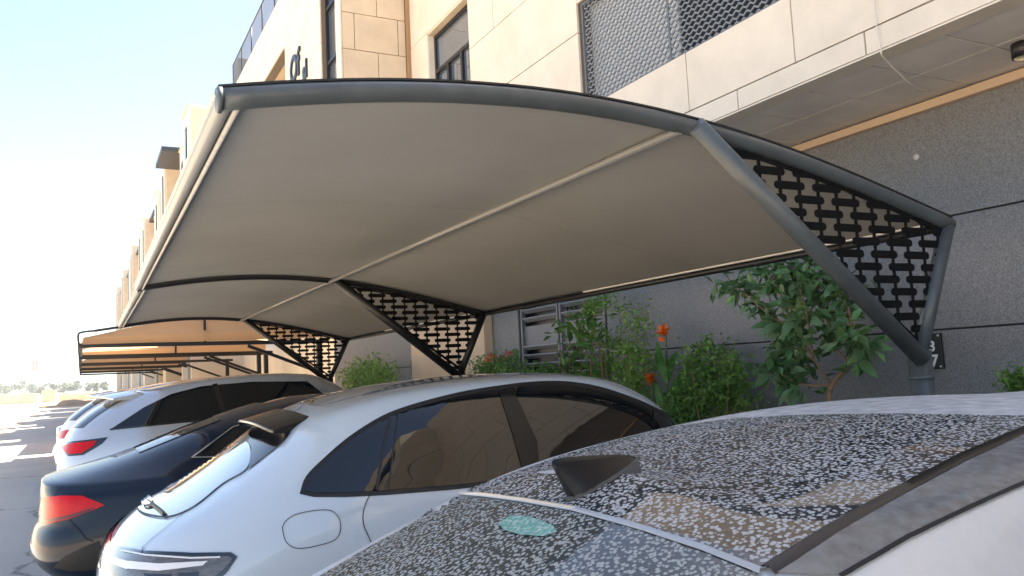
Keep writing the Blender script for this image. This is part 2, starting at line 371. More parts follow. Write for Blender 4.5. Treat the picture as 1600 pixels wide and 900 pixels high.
panel_face(wg, 'x', XA, -1, 17.5, 21., [8.95, 9.4, 10.25], STONE, 15, [[], [19.5]])
panel_face(wg, 'x', XA, -1, 21., 25, [ZS, 5.5, 7.1, 8.65, 9.4, 10.25], STONE, 16, [[], [23.]])
box_part('recess_side', (XA+.02, 21.0-.03, ZS), (XA+.9, 21.03, 8.95), STONE_SHADED, wg)
box_part('recess_head', (XA+.02, 17.52, 8.952), (XA+.9, 20.96, 9.0), STONE_SHADED, wg)
window(bld, 13.58, 14.54, 4.6, 8.98, XA, [14.06], [6.0, 7.45, 8.5], depth=.14)
box_part('shadow_strip', (XB-.085, YC-.12, ZS), (XB-.005, YC-.02, 10.25), mat('gap_shade_brown', (.36, .22, .11), .7), bld)  # brown box paints the dark of the shadow gap at the corner
# parapet railing
rl = MB().tube([(XA+.1, 16, 11.25), (XA+.1, 25, 11.25)], .022, 8)
for y in np.arange(16.0, 25.1, 1.5): rl.tube([(XA+.1, y, 10.25), (XA+.1, y, 11.25)], .02, 8)
ro = rl.build('parapet_railing', STEEL_DK, bld)
rm = MB()
for z in np.arange(10.32, 11.2, .07): rm.bar((XA+.1, 16, z), (XA+.1, 25, z), .008, .008)
for y in np.arange(16.05, 25, .09): rm.bar((XA+.1, y, 10.26), (XA+.1, y, 11.23), .008, .008, up=(1, 0, 0))
rm.build('railing_mesh', mat('railing_mesh_grey', (.2, .21, .22), .5), ro, kind='stuff')
box_part('parapet_box', (XA+.25, 25.0, 10.25), (XA+.9, 25.8, 11.5), STEEL_DK, bld)
# second wing, behind the camera (seen mirrored in the car windows)
w2 = MB().box((XA, -16, ZS), (XB+1.7, -4.0, 10.25)).build('wing_wall', STONE, bld)
for (y0_, y1_, z0_, z1_) in ((-5.2, -4.4, 4.6, 9.0), (-12.4, -9.4, 4.6, 8.9)):
    fo = MB().box((XA-.05, y0_, z0_), (XA-.004, y1_, z1_)).build('window', BLACKFRAME, bld)
    MB().box((XA-.06, y0_+.08, z0_+.1), (XA-.052, y1_-.08, z1_-.1)).build('pane', GLASS, fo)
jl = MB()
for z_ in (4.6, 5.5, 6.4, 7.3, 8.2, 9.3): jl.box((XA-.006, -16, z_), (XA-.001, -4.001, z_+.02)).box((XA, -3.999, z_), (XB, -3.994, z_+.02))
for y_ in (-14.5, -13, -8.6, -7.4, -6.2): jl.box((XA-.007, y_, ZS), (XA-.0015, y_+.02, 10.2))
jl.build('panel_joints', JOINT, w2)
MB().box((XA-.9, -9.0, 6.2), (XA-.003, -5.8, 6.5)).box((XA-.9, -9.0, 6.5), (XA-.85, -5.8, 7.5)).build('balcony', mat('near_black', (.03, .032, .036), .6), bld)
# letters on the street face
def letters(txt, size, y, z, name):
    cu = bpy.data.curves.new(name, 'FONT'); cu.body = txt; cu.size = size; cu.extrude = .012; cu.bevel_depth = .006; cu.offset = .012
    o = bpy.data.objects.new(name, cu); COL.objects.link(o)
    dg = bpy.context.evaluated_depsgraph_get(); me = bpy.data.meshes.new_from_object(o.evaluated_get(dg)); bpy.data.objects.remove(o)
    R_ = Matrix(((0, 0, -1), (-1, 0, 0), (0, 1, 0))).to_4x4()
    me.transform(Matrix.Translation(Vector((XA-.05, y, z))-Vector(bld.location)) @ R_)
    lo = link(name, me, BLACKFRAME, bld, label='black metal script letters '+txt); return lo
letters('Of', .78, 16.95, 7.86, 'sign_lettering')
letters('al', .50, 15.85, 7.60, 'sign_lettering')
# soffit lamp, loose cable, wall spout
t = empty('ceiling_lamp', (6.12, 3.33, ZS), 'black round ceiling lamp on the soffit at the right edge', 'lamp')
MB().lathe([(.0, 0), (.075, 0), (.08, -.01), (.08, -.11), (.068, -.112)], (6.12, 3.33, ZS-.006), 'z').build('housing', BLACKFRAME, t)
MB().lathe([(0, -.085), (.066, -.085), (.067, -.11)], (6.12, 3.33, ZS-.006), 'z').build('lens', mat('lamp_lens', (.8, .75, .5), .3), t)
cab = MB().tube(smooth_curve([at_x(1362, -30, XB-.06), at_x(1368, 30, XB-.05), at_x(1376, 78, XB-.05), (XB+.05, 3.85, ZS-.06), (5.8, 4.02, ZS-.13), (6.3, 4.22, ZS-.05), (6.42, 4.3, ZS-.004)], 8), .006, 6).build('hanging_cable', mat('pale_cable', (.7, .66, .58), .5))
cab['label'] = 'thin pale loose cable hanging from the cream fascia under the soffit'; cab['category'] = 'cable'
sp = MB().lathe([(.0, .0), (.03, 0), (.034, -.012), (.02, -.02), (0, -.018)], (0, 0, 0), 'z', 14)
sp.v = [(XW-.03+v[2], 4.643+v[0], 3.377+v[1]) for v in sp.v]; o = sp.build('wall_spout', mat('spout', (.5, .48, .45), .5))
o['label'] = 'small round pale spout high on the dark grey wall'; o['category'] = 'spout'

def plaque(y, z, w, h, label, txt=None):
    t = empty('number_plaque', (XW-.03, y, z), label, 'sign', 'unit number plaques on the grey wall')
    MB().box((XW-.062, y-w/2, z-h/2), (XW-.033, y+w/2, z+h/2)).build('plate', BLACKFRAME, t, bevel=.004)
    s_ = MB()
    for dy, dz in ((-1, 1), (1, 1), (-1, -1), (1, -1)): s_.box((XW-.068, y+dy*(w/2-.02)-.007, z+dz*(h/2-.02)-.007), (XW-.0625, y+dy*(w/2-.02)+.007, z+dz*(h/2-.02)+.007))
    s_.build('screw', mat('white_enamel', (.8, .8, .8), .4), t)
    if txt:
        for k, (ch, yy, zz, sz) in enumerate(txt):
            cu = bpy.data.curves.new('digit', 'FONT'); cu.body = ch; cu.size = sz; cu.extrude = .002; cu.offset = .003
            o = bpy.data.objects.new('digit', cu); COL.objects.link(o)
            dg = bpy.context.evaluated_depsgraph_get(); me = bpy.data.meshes.new_from_object(o.evaluated_get(dg)); bpy.data.objects.remove(o)
            me.transform(Matrix.Translation(Vector((-.036, yy, zz))) @ Matrix(((0, 0, -1), (-1, 0, 0), (0, 1, 0))).to_4x4())
            link('digit', me, mat('white_enamel', (.8, .8, .8), .4), t)
    return t
plaque(4.70, 1.63, .26, .31, 'black plaque with white digits 3 and 7 beside the front canopy post', [('3', -.012, .0, .13), ('7', -.018, -.135, .15)])
plaque(7.811, 1.71, .12, .17, 'small black wall plaque between the canna and the leafy bush')
plaque(17.45, 1.80, .22, .42, 'black wall plaque beside the tan pier between the second and third posts')

# ------------------------------------------------------------------ far villas down the street
def villa(y0, k, full=True):
    v = empty('villa', (6, y0, 0), ['cream villa with black roof slab, first beyond the near villa', 'second cream villa along the street beyond the canopy', 'third cream villa along the street, slim blocks', 'fourth far cream villa along the street', 'fifth and farthest cream villa of the row'][k], 'building', 'far villas along the street')
    rv = random.Random(50+k); B = []; y = y0
    wl_ = MB()
    for (x, ln, h) in ((3.7, 2.2, 12.5), (4.5, 1.6, 11.2), (3.95, 2.0, 12.0), (4.9, 3.6, 10.6), (3.6, 1.5, 12.7), (4.3, 2.6, 11.6)):
        h += rv.uniform(-.35, .35); wl_.box((x, y, 0), (12, y+ln-.002, h)); B.append((x, y, ln, h)); y += ln
    wl_.build('wall', STONE, v)
    for (x, y, ln, h) in B:
        if x < 4.2: MB().box((x+.12, y-.02, 3.9), (x+1.1, y-.004, h-.1)).build('end_panel', STONE_SHADED, v)  # thin sheet gives the end face the shaded stone colour
        fo = MB().box((x-.04, y+ln*.3, 4.4), (x-.004, y+ln*.3+.55, h-.7)).build('window', BLACKFRAME, v)
        MB().box((x-.05, y+ln*.3+.06, 4.5), (x-.042, y+ln*.3+.49, h-.8)).build('pane', GLASS_BLUE, fo)
        MB().box((x-.06, y+.05, h+.002), (12, y+ln-.05, h+.06)).build('coping', STONE_SHADED, v)
    x, y, ln, h = B[3]
    MB().box((x+.4, y+.3, h+.06), (8, y+ln-.3, 12.2)).build('penthouse_wall', STONE_SHADED, v)
    MB().box((3.9 if k else 3.2, y+.1, 12.2), (8, y+ln-.1, 12.4)).build('roof_slab', STEEL_DK, v)
    MB().box((3.6, y0+.3, 0.), (3.698, y0+2.0, 3.0)).build('garage_door', mat('garage_grey', (.3, .3, .3), .6), v)
    return v
for k, y0 in enumerate((33, 47.5, 62, 77, 92)): villa(y0, k)
lk = MB().box((5.6, 25.9, 0), (12, 33, 9.2)).build('wall', STONE); lk.name = 'garden_link'; lk['label'] = 'low cream link block between the near villa and the next one'; lk['category'] = 'building'

# ------------------------------------------------------------------ grey tensile canopy
BY = (3.28, 10.17, 16.74)
bpx = [(340, 155), (420, 150), (500, 147), (650, 143), (800, 151), (960, 172), (1080, 200), (1200, 236), (1300, 272), (1400, 314), (1484, 352)]
raw = [at_y(x, y, BY[0]) for x, y in bpx]
co = np.polyfit([p[0] for p in raw], [p[2] for p in raw], 4)
XT, XI = float(raw[0][0]), float(raw[-1][0])
def arch_z(x): return float(np.polyval(co, x))
TIPX = (XT, XT+.10, XT+.17)
post_top = at_y(1436, 548, BY[0]); XP, ZP = float(post_top[0]), float(post_top[2])
XS = float(at_y(1078, 200, BY[0])[0])
can = empty('carport_canopy', (XP, BY[0], 0), 'grey tensile fabric carport canopy on curved steel arches with cut-out black panels', 'canopy')
R_B = .046
def arch_points(k, n=36, x0=None, x1=None, dz=0.):
    x0 = TIPX[k] if x0 is None else x0; x1 = XI if x1 is None else x1
    return [(x, BY[k], arch_z(x)+dz) for x in np.linspace(x0, x1, n)]
def cut_panel(k, parent):
    bm = bmesh.new()
    y = BY[k]; PX, PZ, BL, BH = .30, .076, .235, .047
    t = .004
    def poly(pts, dy):
        a = [bm.verts.new((p[0], y-t+dy, p[1])) for p in pts]; b = [bm.verts.new((p[0], y+t-dy, p[1])) for p in pts]; n = len(pts)
        bm.faces.new(a); bm.faces.new(b[::-1])
        for i in range(n): bm.faces.new((a[i], b[i], b[(i+1) % n], a[(i+1) % n]))
    r = BH/2
    for j in range(28):
        z = 1.25+j*PZ
        for i in range(-1, 14):
            x = XS-.2+i*PX+(PX/2 if j % 2 else 0)
            pts = []
            for s_, cx in ((1, x+BL/2-r), (-1, x-BL/2+r)):
                for q in range(7):
                    an = -math.pi/2+math.pi*q/6
                    pts.append((cx+s_*r*math.cos(an), z+s_*r*math.sin(an)))
            poly(pts, 0)
            for sx in (-1, 1):
                xc = x+sx*PX/4
                poly([(xc-.011, z+r-.01), (xc+.011, z+r-.01), (xc+.011, z+PZ-r+.01), (xc-.011, z+PZ-r+.01)], .0006)
    def cut(p, nrm):
        g = bm.verts[:]+bm.edges[:]+bm.faces[:]
        bmesh.ops.bisect_plane(bm, geom=g, plane_co=p, plane_no=nrm, clear_outer=True)
    xs_ = np.linspace(XS, XI, 9)
    for a, b in zip(xs_[:-1], xs_[1:]):
        d = Vector((b-a, 0, arch_z(b)-arch_z(a))); cut((a, y, arch_z(a)-.03), (-d.z, 0, d.x))
    A = Vector((XS, 0, arch_z(XS))); B = Vector((XP-.06, 0, ZP-.04)); d = B-A
    cut((A.x+.07, y, A.z), (d.z, 0, -d.x))
    A = Vector((XI, 0, arch_z(XI))); B = Vector((XP, 0, ZP)); d = A-B
    cut((A.x-.02, y, A.z), (d.z, 0, -d.x))
    bmesh.ops.recalc_face_normals(bm, faces=bm.faces)
    me = bpy.data.meshes.new('cut_panel'); bm.to_mesh(me); bm.free()
    off = root_of(parent).location
    me.transform(Matrix.Translation(-Vector(off)))
    o = link('cut_panel', me, PANELBLK, parent)
    # rim bars round the sheet
    rim = MB()
    pa = [(x, y, arch_z(x)-.062) for x in np.linspace(XS+.12, XI-.05, 14)]
    for p, q in zip(pa[:-1], pa[1:]): rim.bar(p, q, .012, .022)
    d = (Vector((XP-.06, y, ZP-.04))-Vector((XS, y, arch_z(XS)))).normalized(); nn = Vector((-d.z, 0, d.x))
    rim.bar(Vector((XS+.16, y, arch_z(XS+.16)-.09)), Vector((XP+.03, y, ZP+.03)), .012, .03)
    rim.bar((XI-.06, y, arch_z(XI)-.06), (XP+.05, y, ZP+.05), .012, .03)
    rim.build('panel_rim', PANELBLK, o)
for k in range(3):
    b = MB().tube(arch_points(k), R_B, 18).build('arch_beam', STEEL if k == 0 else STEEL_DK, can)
    fl = MB()
    ap = arch_points(k, 36, dz=R_B+.003)
    for p, q in zip(ap[:-1], ap[1:]): fl.bar(p, q, .05, .010)
    fl.build('keder_strip', STEEL_DK, b)
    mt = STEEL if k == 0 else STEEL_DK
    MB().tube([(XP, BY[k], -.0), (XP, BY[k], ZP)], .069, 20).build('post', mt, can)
    MB().lathe([(0, .012), (.17, .012), (.17, 0)], (XP, BY[k], 0.001), 'z', 20).build('base_plate', mt, can)
    MB().tube([(XP-.05, BY[k]-.05, ZP-.05), (XS, BY[k]-.05, arch_z(XS)-.005)], .052, 18).build('strut', mt, can)
    MB().tube([(XP+.0, BY[k], ZP-.02), (XI-.03, BY[k], arch_z(XI)-.01)], .047, 18).build('strut', mt, can)
    cut_panel(k, can)
    cp = MB().lathe([(0, .004), (.05, .004), (.053, 0), (.053, -.014), (.046, -.014)], (0, 0, 0), 'z', 20)
    cp.v = [(TIPX[k]-v[2], BY[k]+v[0], arch_z(TIPX[k])+v[1]) for v in cp.v]; cp.build('end_cap', mt, b)
    MB().lathe([(.069, -.012), (.078, -.010), (.078, .006), (.069, .010)], (XP, BY[k], ZP-.16), 'z', 20).build('weld_collar', mt, can)
    bo = MB()
    for q in range(4): bo.lathe([(0, .03), (.014, .03), (.014, 0)], (XP+.13*math.cos(q*math.pi/2+.78), BY[k]+.13*math.sin(q*math.pi/2+.78), .012), 'z', 6)
    bo.build('anchor_bolts', mt, can)
# purlins, edge pipes and fabric, bay by bay
for k in range(2):
    y0, y1 = BY[k], BY[k+1]
    ya = y0+.0
    MB().tube([(XS-.07, y0+.0, arch_z(XS-.07)-.03), (XS-.07, y1-.0, arch_z(XS-.07)-.03)], .024, 14).build('purlin', mat('pale_purlin_steel', (.22, .225, .22), .35, coat=.2), can)
    e0 = (TIPX[k]+.03, y0+.02, arch_z(TIPX[k]+.03)+.0); e1 = (TIPX[k+1]+.0, y1-.01, arch_z(TIPX[k+1])+.0)
    ep = MB().tube([e0, e1], .034, 14).build('edge_pipe', mat('pale_edge_pipe', (.40, .40, .38), .35, metal=.2), can)
    h = MB(); h.tube([(e0[0]+.05, e0[1], e0[2]-.02), (e1[0]+.05, e1[1], e1[2]-.02)], .012, 8); h.tube([(e0[0]-.03, e0[1], e0[2]+.025), (e1[0]-.03, e1[1], e1[2]+.025)], .012, 8)
    h.build('lacing_rope', LACE, ep)
    ip = MB().tube([(XI-.01, y0, arch_z(XI)-.01), (XI-.01, y1, arch_z(XI)-.01)], .028, 12).build('edge_pipe', STEEL_DK, can)
    yl = y0+(y1-y0)*.62
    MB().box((XI-.075, y0+.15, arch_z(XI)+.012), (XI-.03, yl, arch_z(XI)+.024)).build('hem_strip', mat('white_hem', (.8, .79, .76), .6), ip)
    nx, ny = 40, 30; vs_ = []; fs_ = []
    for j in range(ny+1):
        v = j/ny; y = y0+(y1-y0)*v; t0 = TIPX[k]+(TIPX[k+1]-TIPX[k])*v
        for i in range(nx+1):
            u = i/nx; x = t0+(XI-t0)*u
            sag = -.07*math.sin(math.pi*v)*math.sin(math.pi*u)
            d1 = abs(x-XS); sag *= min(1, .35+d1)
            wr = .0035*math.sin(9*u+2*math.sin(5*v))*math.sin(math.pi*v)
            vs_.append((x, y, arch_z(x)+.014+sag+wr))
    for j in range(ny):
        for i in range(nx): a = j*(nx+1)+i; fs_.append((a, a+1, a+nx+2, a+nx+1))
    fb = MB(); fb.add(vs_, fs_, True); fo = fb.build('fabric_panel', FABRIC, can)
    so2 = fo.modifiers.new('s', 'SOLIDIFY'); so2.thickness = .003
    # weld seams running across the bay
    for v in (.34, .70):
        sm_ = MB(); y = y0+(y1-y0)*v; j = round(v*ny)
        row = [(vs_[j*(nx+1)+i][0], vs_[j*(nx+1)+i][1], vs_[j*(nx+1)+i][2]-.004) for i in range(nx+1)]
        for p, q in zip(row[:-1], row[1:]): sm_.bar(p, q, .02, .0015)
        sm_.build('weld_seam', FABRIC, fo)

# ------------------------------------------------------------------ tan carports farther down
def tan_port(y0, k, n):
    L = 6.2
    t = empty('tan_carport', (4.9, y0, 0), ['tan fabric carport on black steel frames, nearest beyond the grey canopy', 'second tan fabric carport down the street', 'third tan fabric carport down the street', 'fourth tan fabric carport down the street', 'fifth tan fabric carport, farthest down the street'][k], 'canopy', 'tan carports down the street')
    xo, xi, z = -.05, 5.1, 2.56
    for f in range(2):
        y = y0+f*L
        fr = MB().bar((xo, y, z), (xi, y, z-.05), .07, .085).build('beam', STEEL_DK, t)
        MB().bar((4.9, y, 0), (4.9, y, z), .12, .12, up=(1, 0, 0)).build('post', STEEL_DK, t)
        MB().bar((3.3, y, z-.1), (4.87, y, z-.75), .07, .07).build('brace', STEEL_DK, t)
        MB().tube(smooth_curve([(xo+.02, y, z), (xo+.01, y, z+.24), (xo+.16, y, z+.29), (xo+.3, y, z+.30)], 4), .02, 8).build('edge_hook', STEEL_DK, t)
        MB().bar((xo+.3, y, z+.3), (2.4, y, z+.62), .05, .05).build('rafter', STEEL_DK, t)
        MB().bar((2.4, y, z+.62), (xi, y, z+.28), .05, .05).build('rafter', STEEL_DK, t)
        MB().bar((2.4, y, z), (2.4, y, z+.6), .05, .05, up=(1, 0, 0)).build('king_post', STEEL_DK, t)
    for x, dz in ((xo+.06, .02), (2.4, .63), (xi-.05, .24)):
        MB().bar((x, y0, z+dz), (x, y0+L, z+dz), .06, .06).build('purlin', STEEL_DK, t)
    yf = y0-.1; yb = y0+L+.1
    pts = [(xo+.1, yf, z+.16), (2.4, yf+.6, z+.70), (xi, yf, z+.24), (xo+.1, yb, z+.16), (2.4, yb-.6, z+.70), (xi, yb, z+.24), (xo+.08, yf, z+.02), (xi, yf, z+.04), (xo+.06, yf, z+.03), (xo+.06, yb, z+.03)]
    o = MB().add(pts, [(0,1,4,3), (1,2,5,4), (0,2,1), (3,4,5), (6,7,2,0), (8,0,3,9)]).build('fabric_roof', TANFAB, t, fix=False)
    return t
for k, y0 in enumerate((18.9, 26.2, 33.6, 41.0, 48.4)): tan_port(y0, k, 3)

# ------------------------------------------------------------------ cars
def lerp_px(P, Q, n): return [(P[0]+(Q[0]-P[0])*i/n, P[1]+(Q[1]-P[1])*i/n) for i in range(n)]
class Car:
    def __init__(s, name, label, loc, yaw=0., group=None):
        s.root = empty(name, loc, label, 'car', group); s.yaw = yaw; s.loc = Vector(loc)
        s.M = Matrix.Translation(s.loc) @ Matrix.Rotation(yaw, 4, 'Z')
        s.root.rotation_euler = (0, 0, yaw)
    def body(s, rings, crown, material, levels=3, crease=None):
        n = len(rings[0]); V = []; F = []; idx = []
        for r in rings:
            row = []
            for p in r: row.append(len(V)); V.append((p[0], -p[1], p[2]))
            mir = []
            for p in r[1:-1][::-1]: mir.append(len(V)); V.append((p[0], p[1], p[2]))
            idx.append(row+mir)
        m_ = len(idx[0])
        for a, b in zip(idx[:-1], idx[1:]):
            for i in range(m_): F.append((a[i], a[(i+1) % m_], b[(i+1) % m_], b[i]))
        def cap(loop, dz, flip):
            r = loop[:n]; mirr = {i: loop[m_-i] for i in range(1, n-1)}
            M_ = {}
            for i in range(1, n-1):
                p = V[r[i]]; M_[i] = len(V); V.append((p[0], 0, p[2]+dz))
            fs = []
            fs.append((r[0], r[1], M_[1])); fs.append((r[0], M_[1], mirr[1]))
            for i in range(1, n-2):
                fs.append((r[i], r[i+1], M_[i+1], M_[i])); fs.append((mirr[i], M_[i], M_[i+1], mirr[i+1]))
            fs.append((r[n-2], r[n-1], M_[n-2])); fs.append((mirr[n-2], M_[n-2], r[n-1]))
            F.extend([f[::-1] for f in fs] if flip else fs)
        cap(idx[-1], crown, False); cap(idx[0], 0, True)
        me = bpy.data.meshes.new('body'); me.from_pydata(V, [], F); me.polygons.foreach_set('use_smooth', [True]*len(F))
        bm = bmesh.new(); bm.from_mesh(me); bmesh.ops.recalc_face_normals(bm, faces=bm.faces)
        if crease:
            cl = bm.edges.layers.float.new('crease_edge'); bm.verts.ensure_lookup_table()
            for (ri, val) in crease:
                st = set(idx[ri])
                for e in bm.edges:
                    if e.verts[0].index in st and e.verts[1].index in st: e[cl] = val
        bm.to_mesh(me); bm.free()
        tmp = bpy.data.objects.new('tmp', me); COL.objects.link(tmp); md = tmp.modifiers.new('s', 'SUBSURF'); md.levels = levels; md.render_levels = levels
        dg = bpy.context.evaluated_depsgraph_get(); me2 = bpy.data.meshes.new_from_object(tmp.evaluated_get(dg)); bpy.data.objects.remove(tmp)
        me2.polygons.foreach_set('use_smooth', [True]*len(me2.polygons))
        s.bodyo = link('body', me2, material, s.root)
        bm = bmesh.new(); bm.from_mesh(me2); s.bvh = BVHTree.FromBMesh(bm); bm.free()
        s.Mi = s.M.inverted(); s.camL = s.Mi @ Vector(CAMP); s.R3 = s.Mi.to_3x3()
        return s.bodyo
    def hit(s, px, py):
        d = s.R3 @ Vector(ray(px, py)); h = s.bvh.ray_cast(s.camL, d)
        if h[0] is None: return None
        nrm = h[1]
        if nrm.dot(d) > 0: nrm = -nrm
        return h[0], nrm
    def to_px(s, p): return proj(s.M @ Vector(p))
    def overlay(s, name, poly, material, parent=None, off=.004, step=6, mirror=True, label=None, thick=0.):
        """a shell lying on the body inside an outline given in photo pixels (or local 3D points)"""
        P = [s.to_px(p) if len(p) == 3 else p for p in poly]
        bnd = []
        for a, b in zip(P, P[1:]+P[:1]):
            bnd += lerp_px(a, b, max(1, int(math.dist(a, b)/step)))
        xs_, ys_ = [p[0] for p in bnd], [p[1] for p in bnd]
        def inside(x, y):
            c = False
            for (x1, y1), (x2, y2) in zip(bnd, bnd[1:]+bnd[:1]):
                if (y1 > y) != (y2 > y) and x < (x2-x1)*(y-y1)/(y2-y1)+x1: c = not c
            return c
        pts = [Vector(p) for p in bnd]; nb = len(pts)
        y = min(ys_)+step/2; row = 0
        while y < max(ys_):
            x = min(xs_)+(step/2 if row % 2 else 0)
            while x < max(xs_):
                if inside(x, y) and min(abs(x-bx)+abs(y-by) for bx, by in bnd) > step*.6: pts.append(Vector((x, y)))
                x += step
            y += step; row += 1
        r = delaunay_2d_cdt(pts, [], [list(range(nb))], 1, 1e-4)
        V = []; ok = []
        for p in r[0]:
            h = s.hit(p.x, p.y)
            if h is None: V.append(Vector((0, 0, 0))); ok.append(False)
            else: V.append(h[0]+h[1]*off); ok.append(True)
        F = [tuple(f) for f in r[2] if all(ok[i] for i in f) and max((V[f[i]]-V[f[i-1]]).length for i in range(len(f))) < .35]
        return s._mesh(name, V, F, material, parent, mirror, label)
    def _mesh(s, name, V, F, material, parent, mirror, label):
        parent = parent or s.root
        me = bpy.data.meshes.new(name); me.from_pydata(V, [], F); me.polygons.foreach_set('use_smooth', [True]*len(F))
        bm = bmesh.new(); bm.from_mesh(me)
        lo = [v for v in bm.verts if not v.link_faces]; bmesh.ops.delete(bm, geom=lo, context='VERTS')
        bm.normal_update()
        for f in bm.faces:
            c = f.calc_center_median(); d = c-s.camL
            if f.normal.dot(d) > 0: f.normal_flip()
        bm.to_mesh(me); bm.free()
        o = link(name, me, material, parent, label=label)
        if mirror:
            m2 = me.copy(); m2.transform(Matrix.Scale(-1, 4, (0, 1, 0))); m2.flip_normals()
            link(name, m2, None, parent, label=label)
        return o
    def stroke(s, name, poly, width, material, parent=None, off=.005, closed=False, mirror=True, h=0., step=4):
        P = [s.to_px(p) if len(p) == 3 else p for p in poly]
        if closed: P = P+P[:1]
        path = []
        for a, b in zip(P[:-1], P[1:]): path += lerp_px(a, b, max(1, int(math.dist(a, b)/step)))
        path.append(P[-1]); pts = []
        for p in path:
            q = s.hit(*p)
            if q: pts.append(q)
        V = []; F = []
        for i, (p, nrm) in enumerate(pts):
            t = (pts[min(i+1, len(pts)-1)][0]-pts[max(i-1, 0)][0])
            if t.length < 1e-6: t = Vector((1, 0, 0))
            sd_ = t.normalized().cross(nrm).normalized()*width/2; c = p+nrm*off
            V += [c-sd_, c+nrm*h, c+sd_] if h else [c-sd_, c, c+sd_]
            if i and (pts[i][0]-pts[i-1][0]).length < .3:
                a = 3*i; F += [(a-3, a-2, a+1, a), (a-2, a-1, a+2, a+1)]
        return s._mesh(name, V, F, material, parent, mirror, None)
    def local(s, mb, name, material, parent=None, mirror=False, bevel=0.):
        o = link(name, mb.mesh(name), material, parent or s.root)
        if bevel: b = o.modifiers.new('bevel', 'BEVEL'); b.width = bevel; b.segments = 2; b.limit_method = 'ANGLE'
        return o
    def wheels(s, xs_, hw, r=.36):
        for x in xs_:
            for sy in (-1, 1):
                y = sy*(hw-.10); k = sy
                w = s.local(MB().lathe([(.12, k*.02), (r-.10, k*.03), (r-.07, k*.1), (r-.09, k*.085), (.10, k*.075)], (x, y, r)), 'wheel', mat('alloy_dark', (.12, .12, .13), .35, metal=.8))
                s.local(MB().lathe([(r-.09, -k*.12), (r-.03, -k*.13), (r, -k*.09), (r, k*.08), (r-.02, k*.115), (r-.075, k*.118), (r-.09, k*.09)], (x, y, r)), 'tyre', mat('tyre_rubber', (.02, .02, .02), .8), w)
                sp_ = MB()
                for q in range(5):
                    an = q*2*math.pi/5+.3
                    sp_.bar((x+.03*math.cos(an), y+k*.095, r+.03*math.sin(an)), (x+(r-.09)*math.cos(an), y+k*.09, r+(r-.09)*math.sin(an)), .06, .03, up=(0, 1, 0))
                s.local(sp_, 'rim_spokes', mat('alloy_silver', (.45, .46, .47), .3, metal=.9), w)
                s.local(MB().lathe([(r+.005, k*.105), (r+.05, k*.112), (r+.055, k*.05)], (x, y, r)), 'wheel_arch', mat('arch_plastic', (.02, .02, .02), .7))
BLACKGLOSS = mat('gloss_black_trim', (.008, .008, .009), .08, coat=1.)
RUBBER = mat('rubber_gasket', (.012, .012, .012), .5)
GAP = mat('panel_gap', (.01, .01, .011), .8)
CHROME = mat('satin_chrome', (.62, .63, .64), .18, metal=1.)
RED = mat('red_lens', (.50, .003, .006), .22, spec=.3, var=.15, scale=14)
CLEAR = mat('smoked_lens', (.10, .095, .09), .08, coat=1., var=.6, scale=16, stretch=(1, 1, 5))

# --- silver dusty fastback nearest the camera
c = Car('parked_car', 'dusty silver saloon with rain-spotted black glass roof, closest to the camera', (-.55, 1.46, 0), math.radians(2.2))
SILVER = dust_mat('dusty_silver_paint', (.55, .56, .58), (.58, .57, .56), .5, .5, 20, .25, .2, coat=.6, metal=.2)
rings = [
 [(.3,0,.2),(.32,.4,.2),(.4,.72,.2),(.6,.84,.2),(1.1,.87,.2),(2.4,.87,.2),(3.6,.87,.2),(4.1,.85,.2),(4.5,.78,.2),(4.65,.5,.2),(4.7,0,.2)],
 [(.05,0,.45),(.07,.45,.45),(.18,.8,.45),(.5,.91,.45),(1.1,.935,.45),(2.4,.92,.45),(3.6,.925,.45),(4.1,.93,.45),(4.6,.84,.45),(4.85,.5,.45),(4.9,0,.45)],
 [(0,0,.7),(.02,.45,.7),(.14,.8,.7),(.45,.91,.7),(1.1,.935,.7),(2.4,.925,.68),(3.6,.925,.68),(4.1,.93,.68),(4.6,.82,.64),(4.85,.5,.62),(4.9,0,.62)],
 [(.05,0,.9),(.08,.45,.9),(.2,.78,.9),(.5,.88,.9),(1.1,.91,.89),(2.4,.915,.87),(3.6,.915,.86),(4.1,.88,.84),(4.5,.72,.78),(4.7,.4,.76),(4.75,0,.76)],
 [(.12,0,1.0),(.15,.42,1.0),(.27,.7,1.0),(.6,.82,.99),(1.1,.87,.97),(2.4,.88,.95),(3.5,.87,.94),(3.95,.8,.93),(4.1,.66,.92),(4.2,.36,.92),(4.22,0,.92)],
 [(.6,0,1.05),(.62,.4,1.045),(.7,.66,1.03),(1.0,.78,1.02),(1.5,.83,1.0),(2.4,.845,.985),(3.3,.83,.97),(3.7,.77,.965),(3.88,.62,.965),(3.98,.35,.97),(4.0,0,.98)],
 [(1.0,0,1.215),(1.02,.36,1.21),(1.1,.6,1.19),(1.35,.70,1.2),(1.8,.745,1.22),(2.5,.76,1.24),(3.25,.745,1.22),(3.6,.69,1.2),(3.75,.54,1.2),(3.84,.3,1.21),(3.86,0,1.22)],
 [(1.38,0,1.365),(1.4,.32,1.36),(1.46,.54,1.335),(1.66,.63,1.365),(2.0,.665,1.405),(2.6,.675,1.445),(3.15,.665,1.445),(3.45,.62,1.425),(3.58,.48,1.425),(3.63,.26,1.435),(3.65,0,1.44)],
 [(1.55,0,1.42),(1.57,.3,1.412),(1.64,.48,1.39),(1.8,.575,1.405),(2.1,.60,1.447),(2.6,.605,1.492),(3.1,.6,1.492),(3.35,.56,1.475),(3.45,.44,1.475),(3.5,.24,1.485),(3.52,0,1.485)]]
c.body(rings, .025, SILVER)
DUSTY = dust_mat('dusty_black_glass', (.006, .006, .007), (.48, .47, .455), .475, .07, 112, .03, .05, stretch=(.9, 1.0, 1), spots=True)
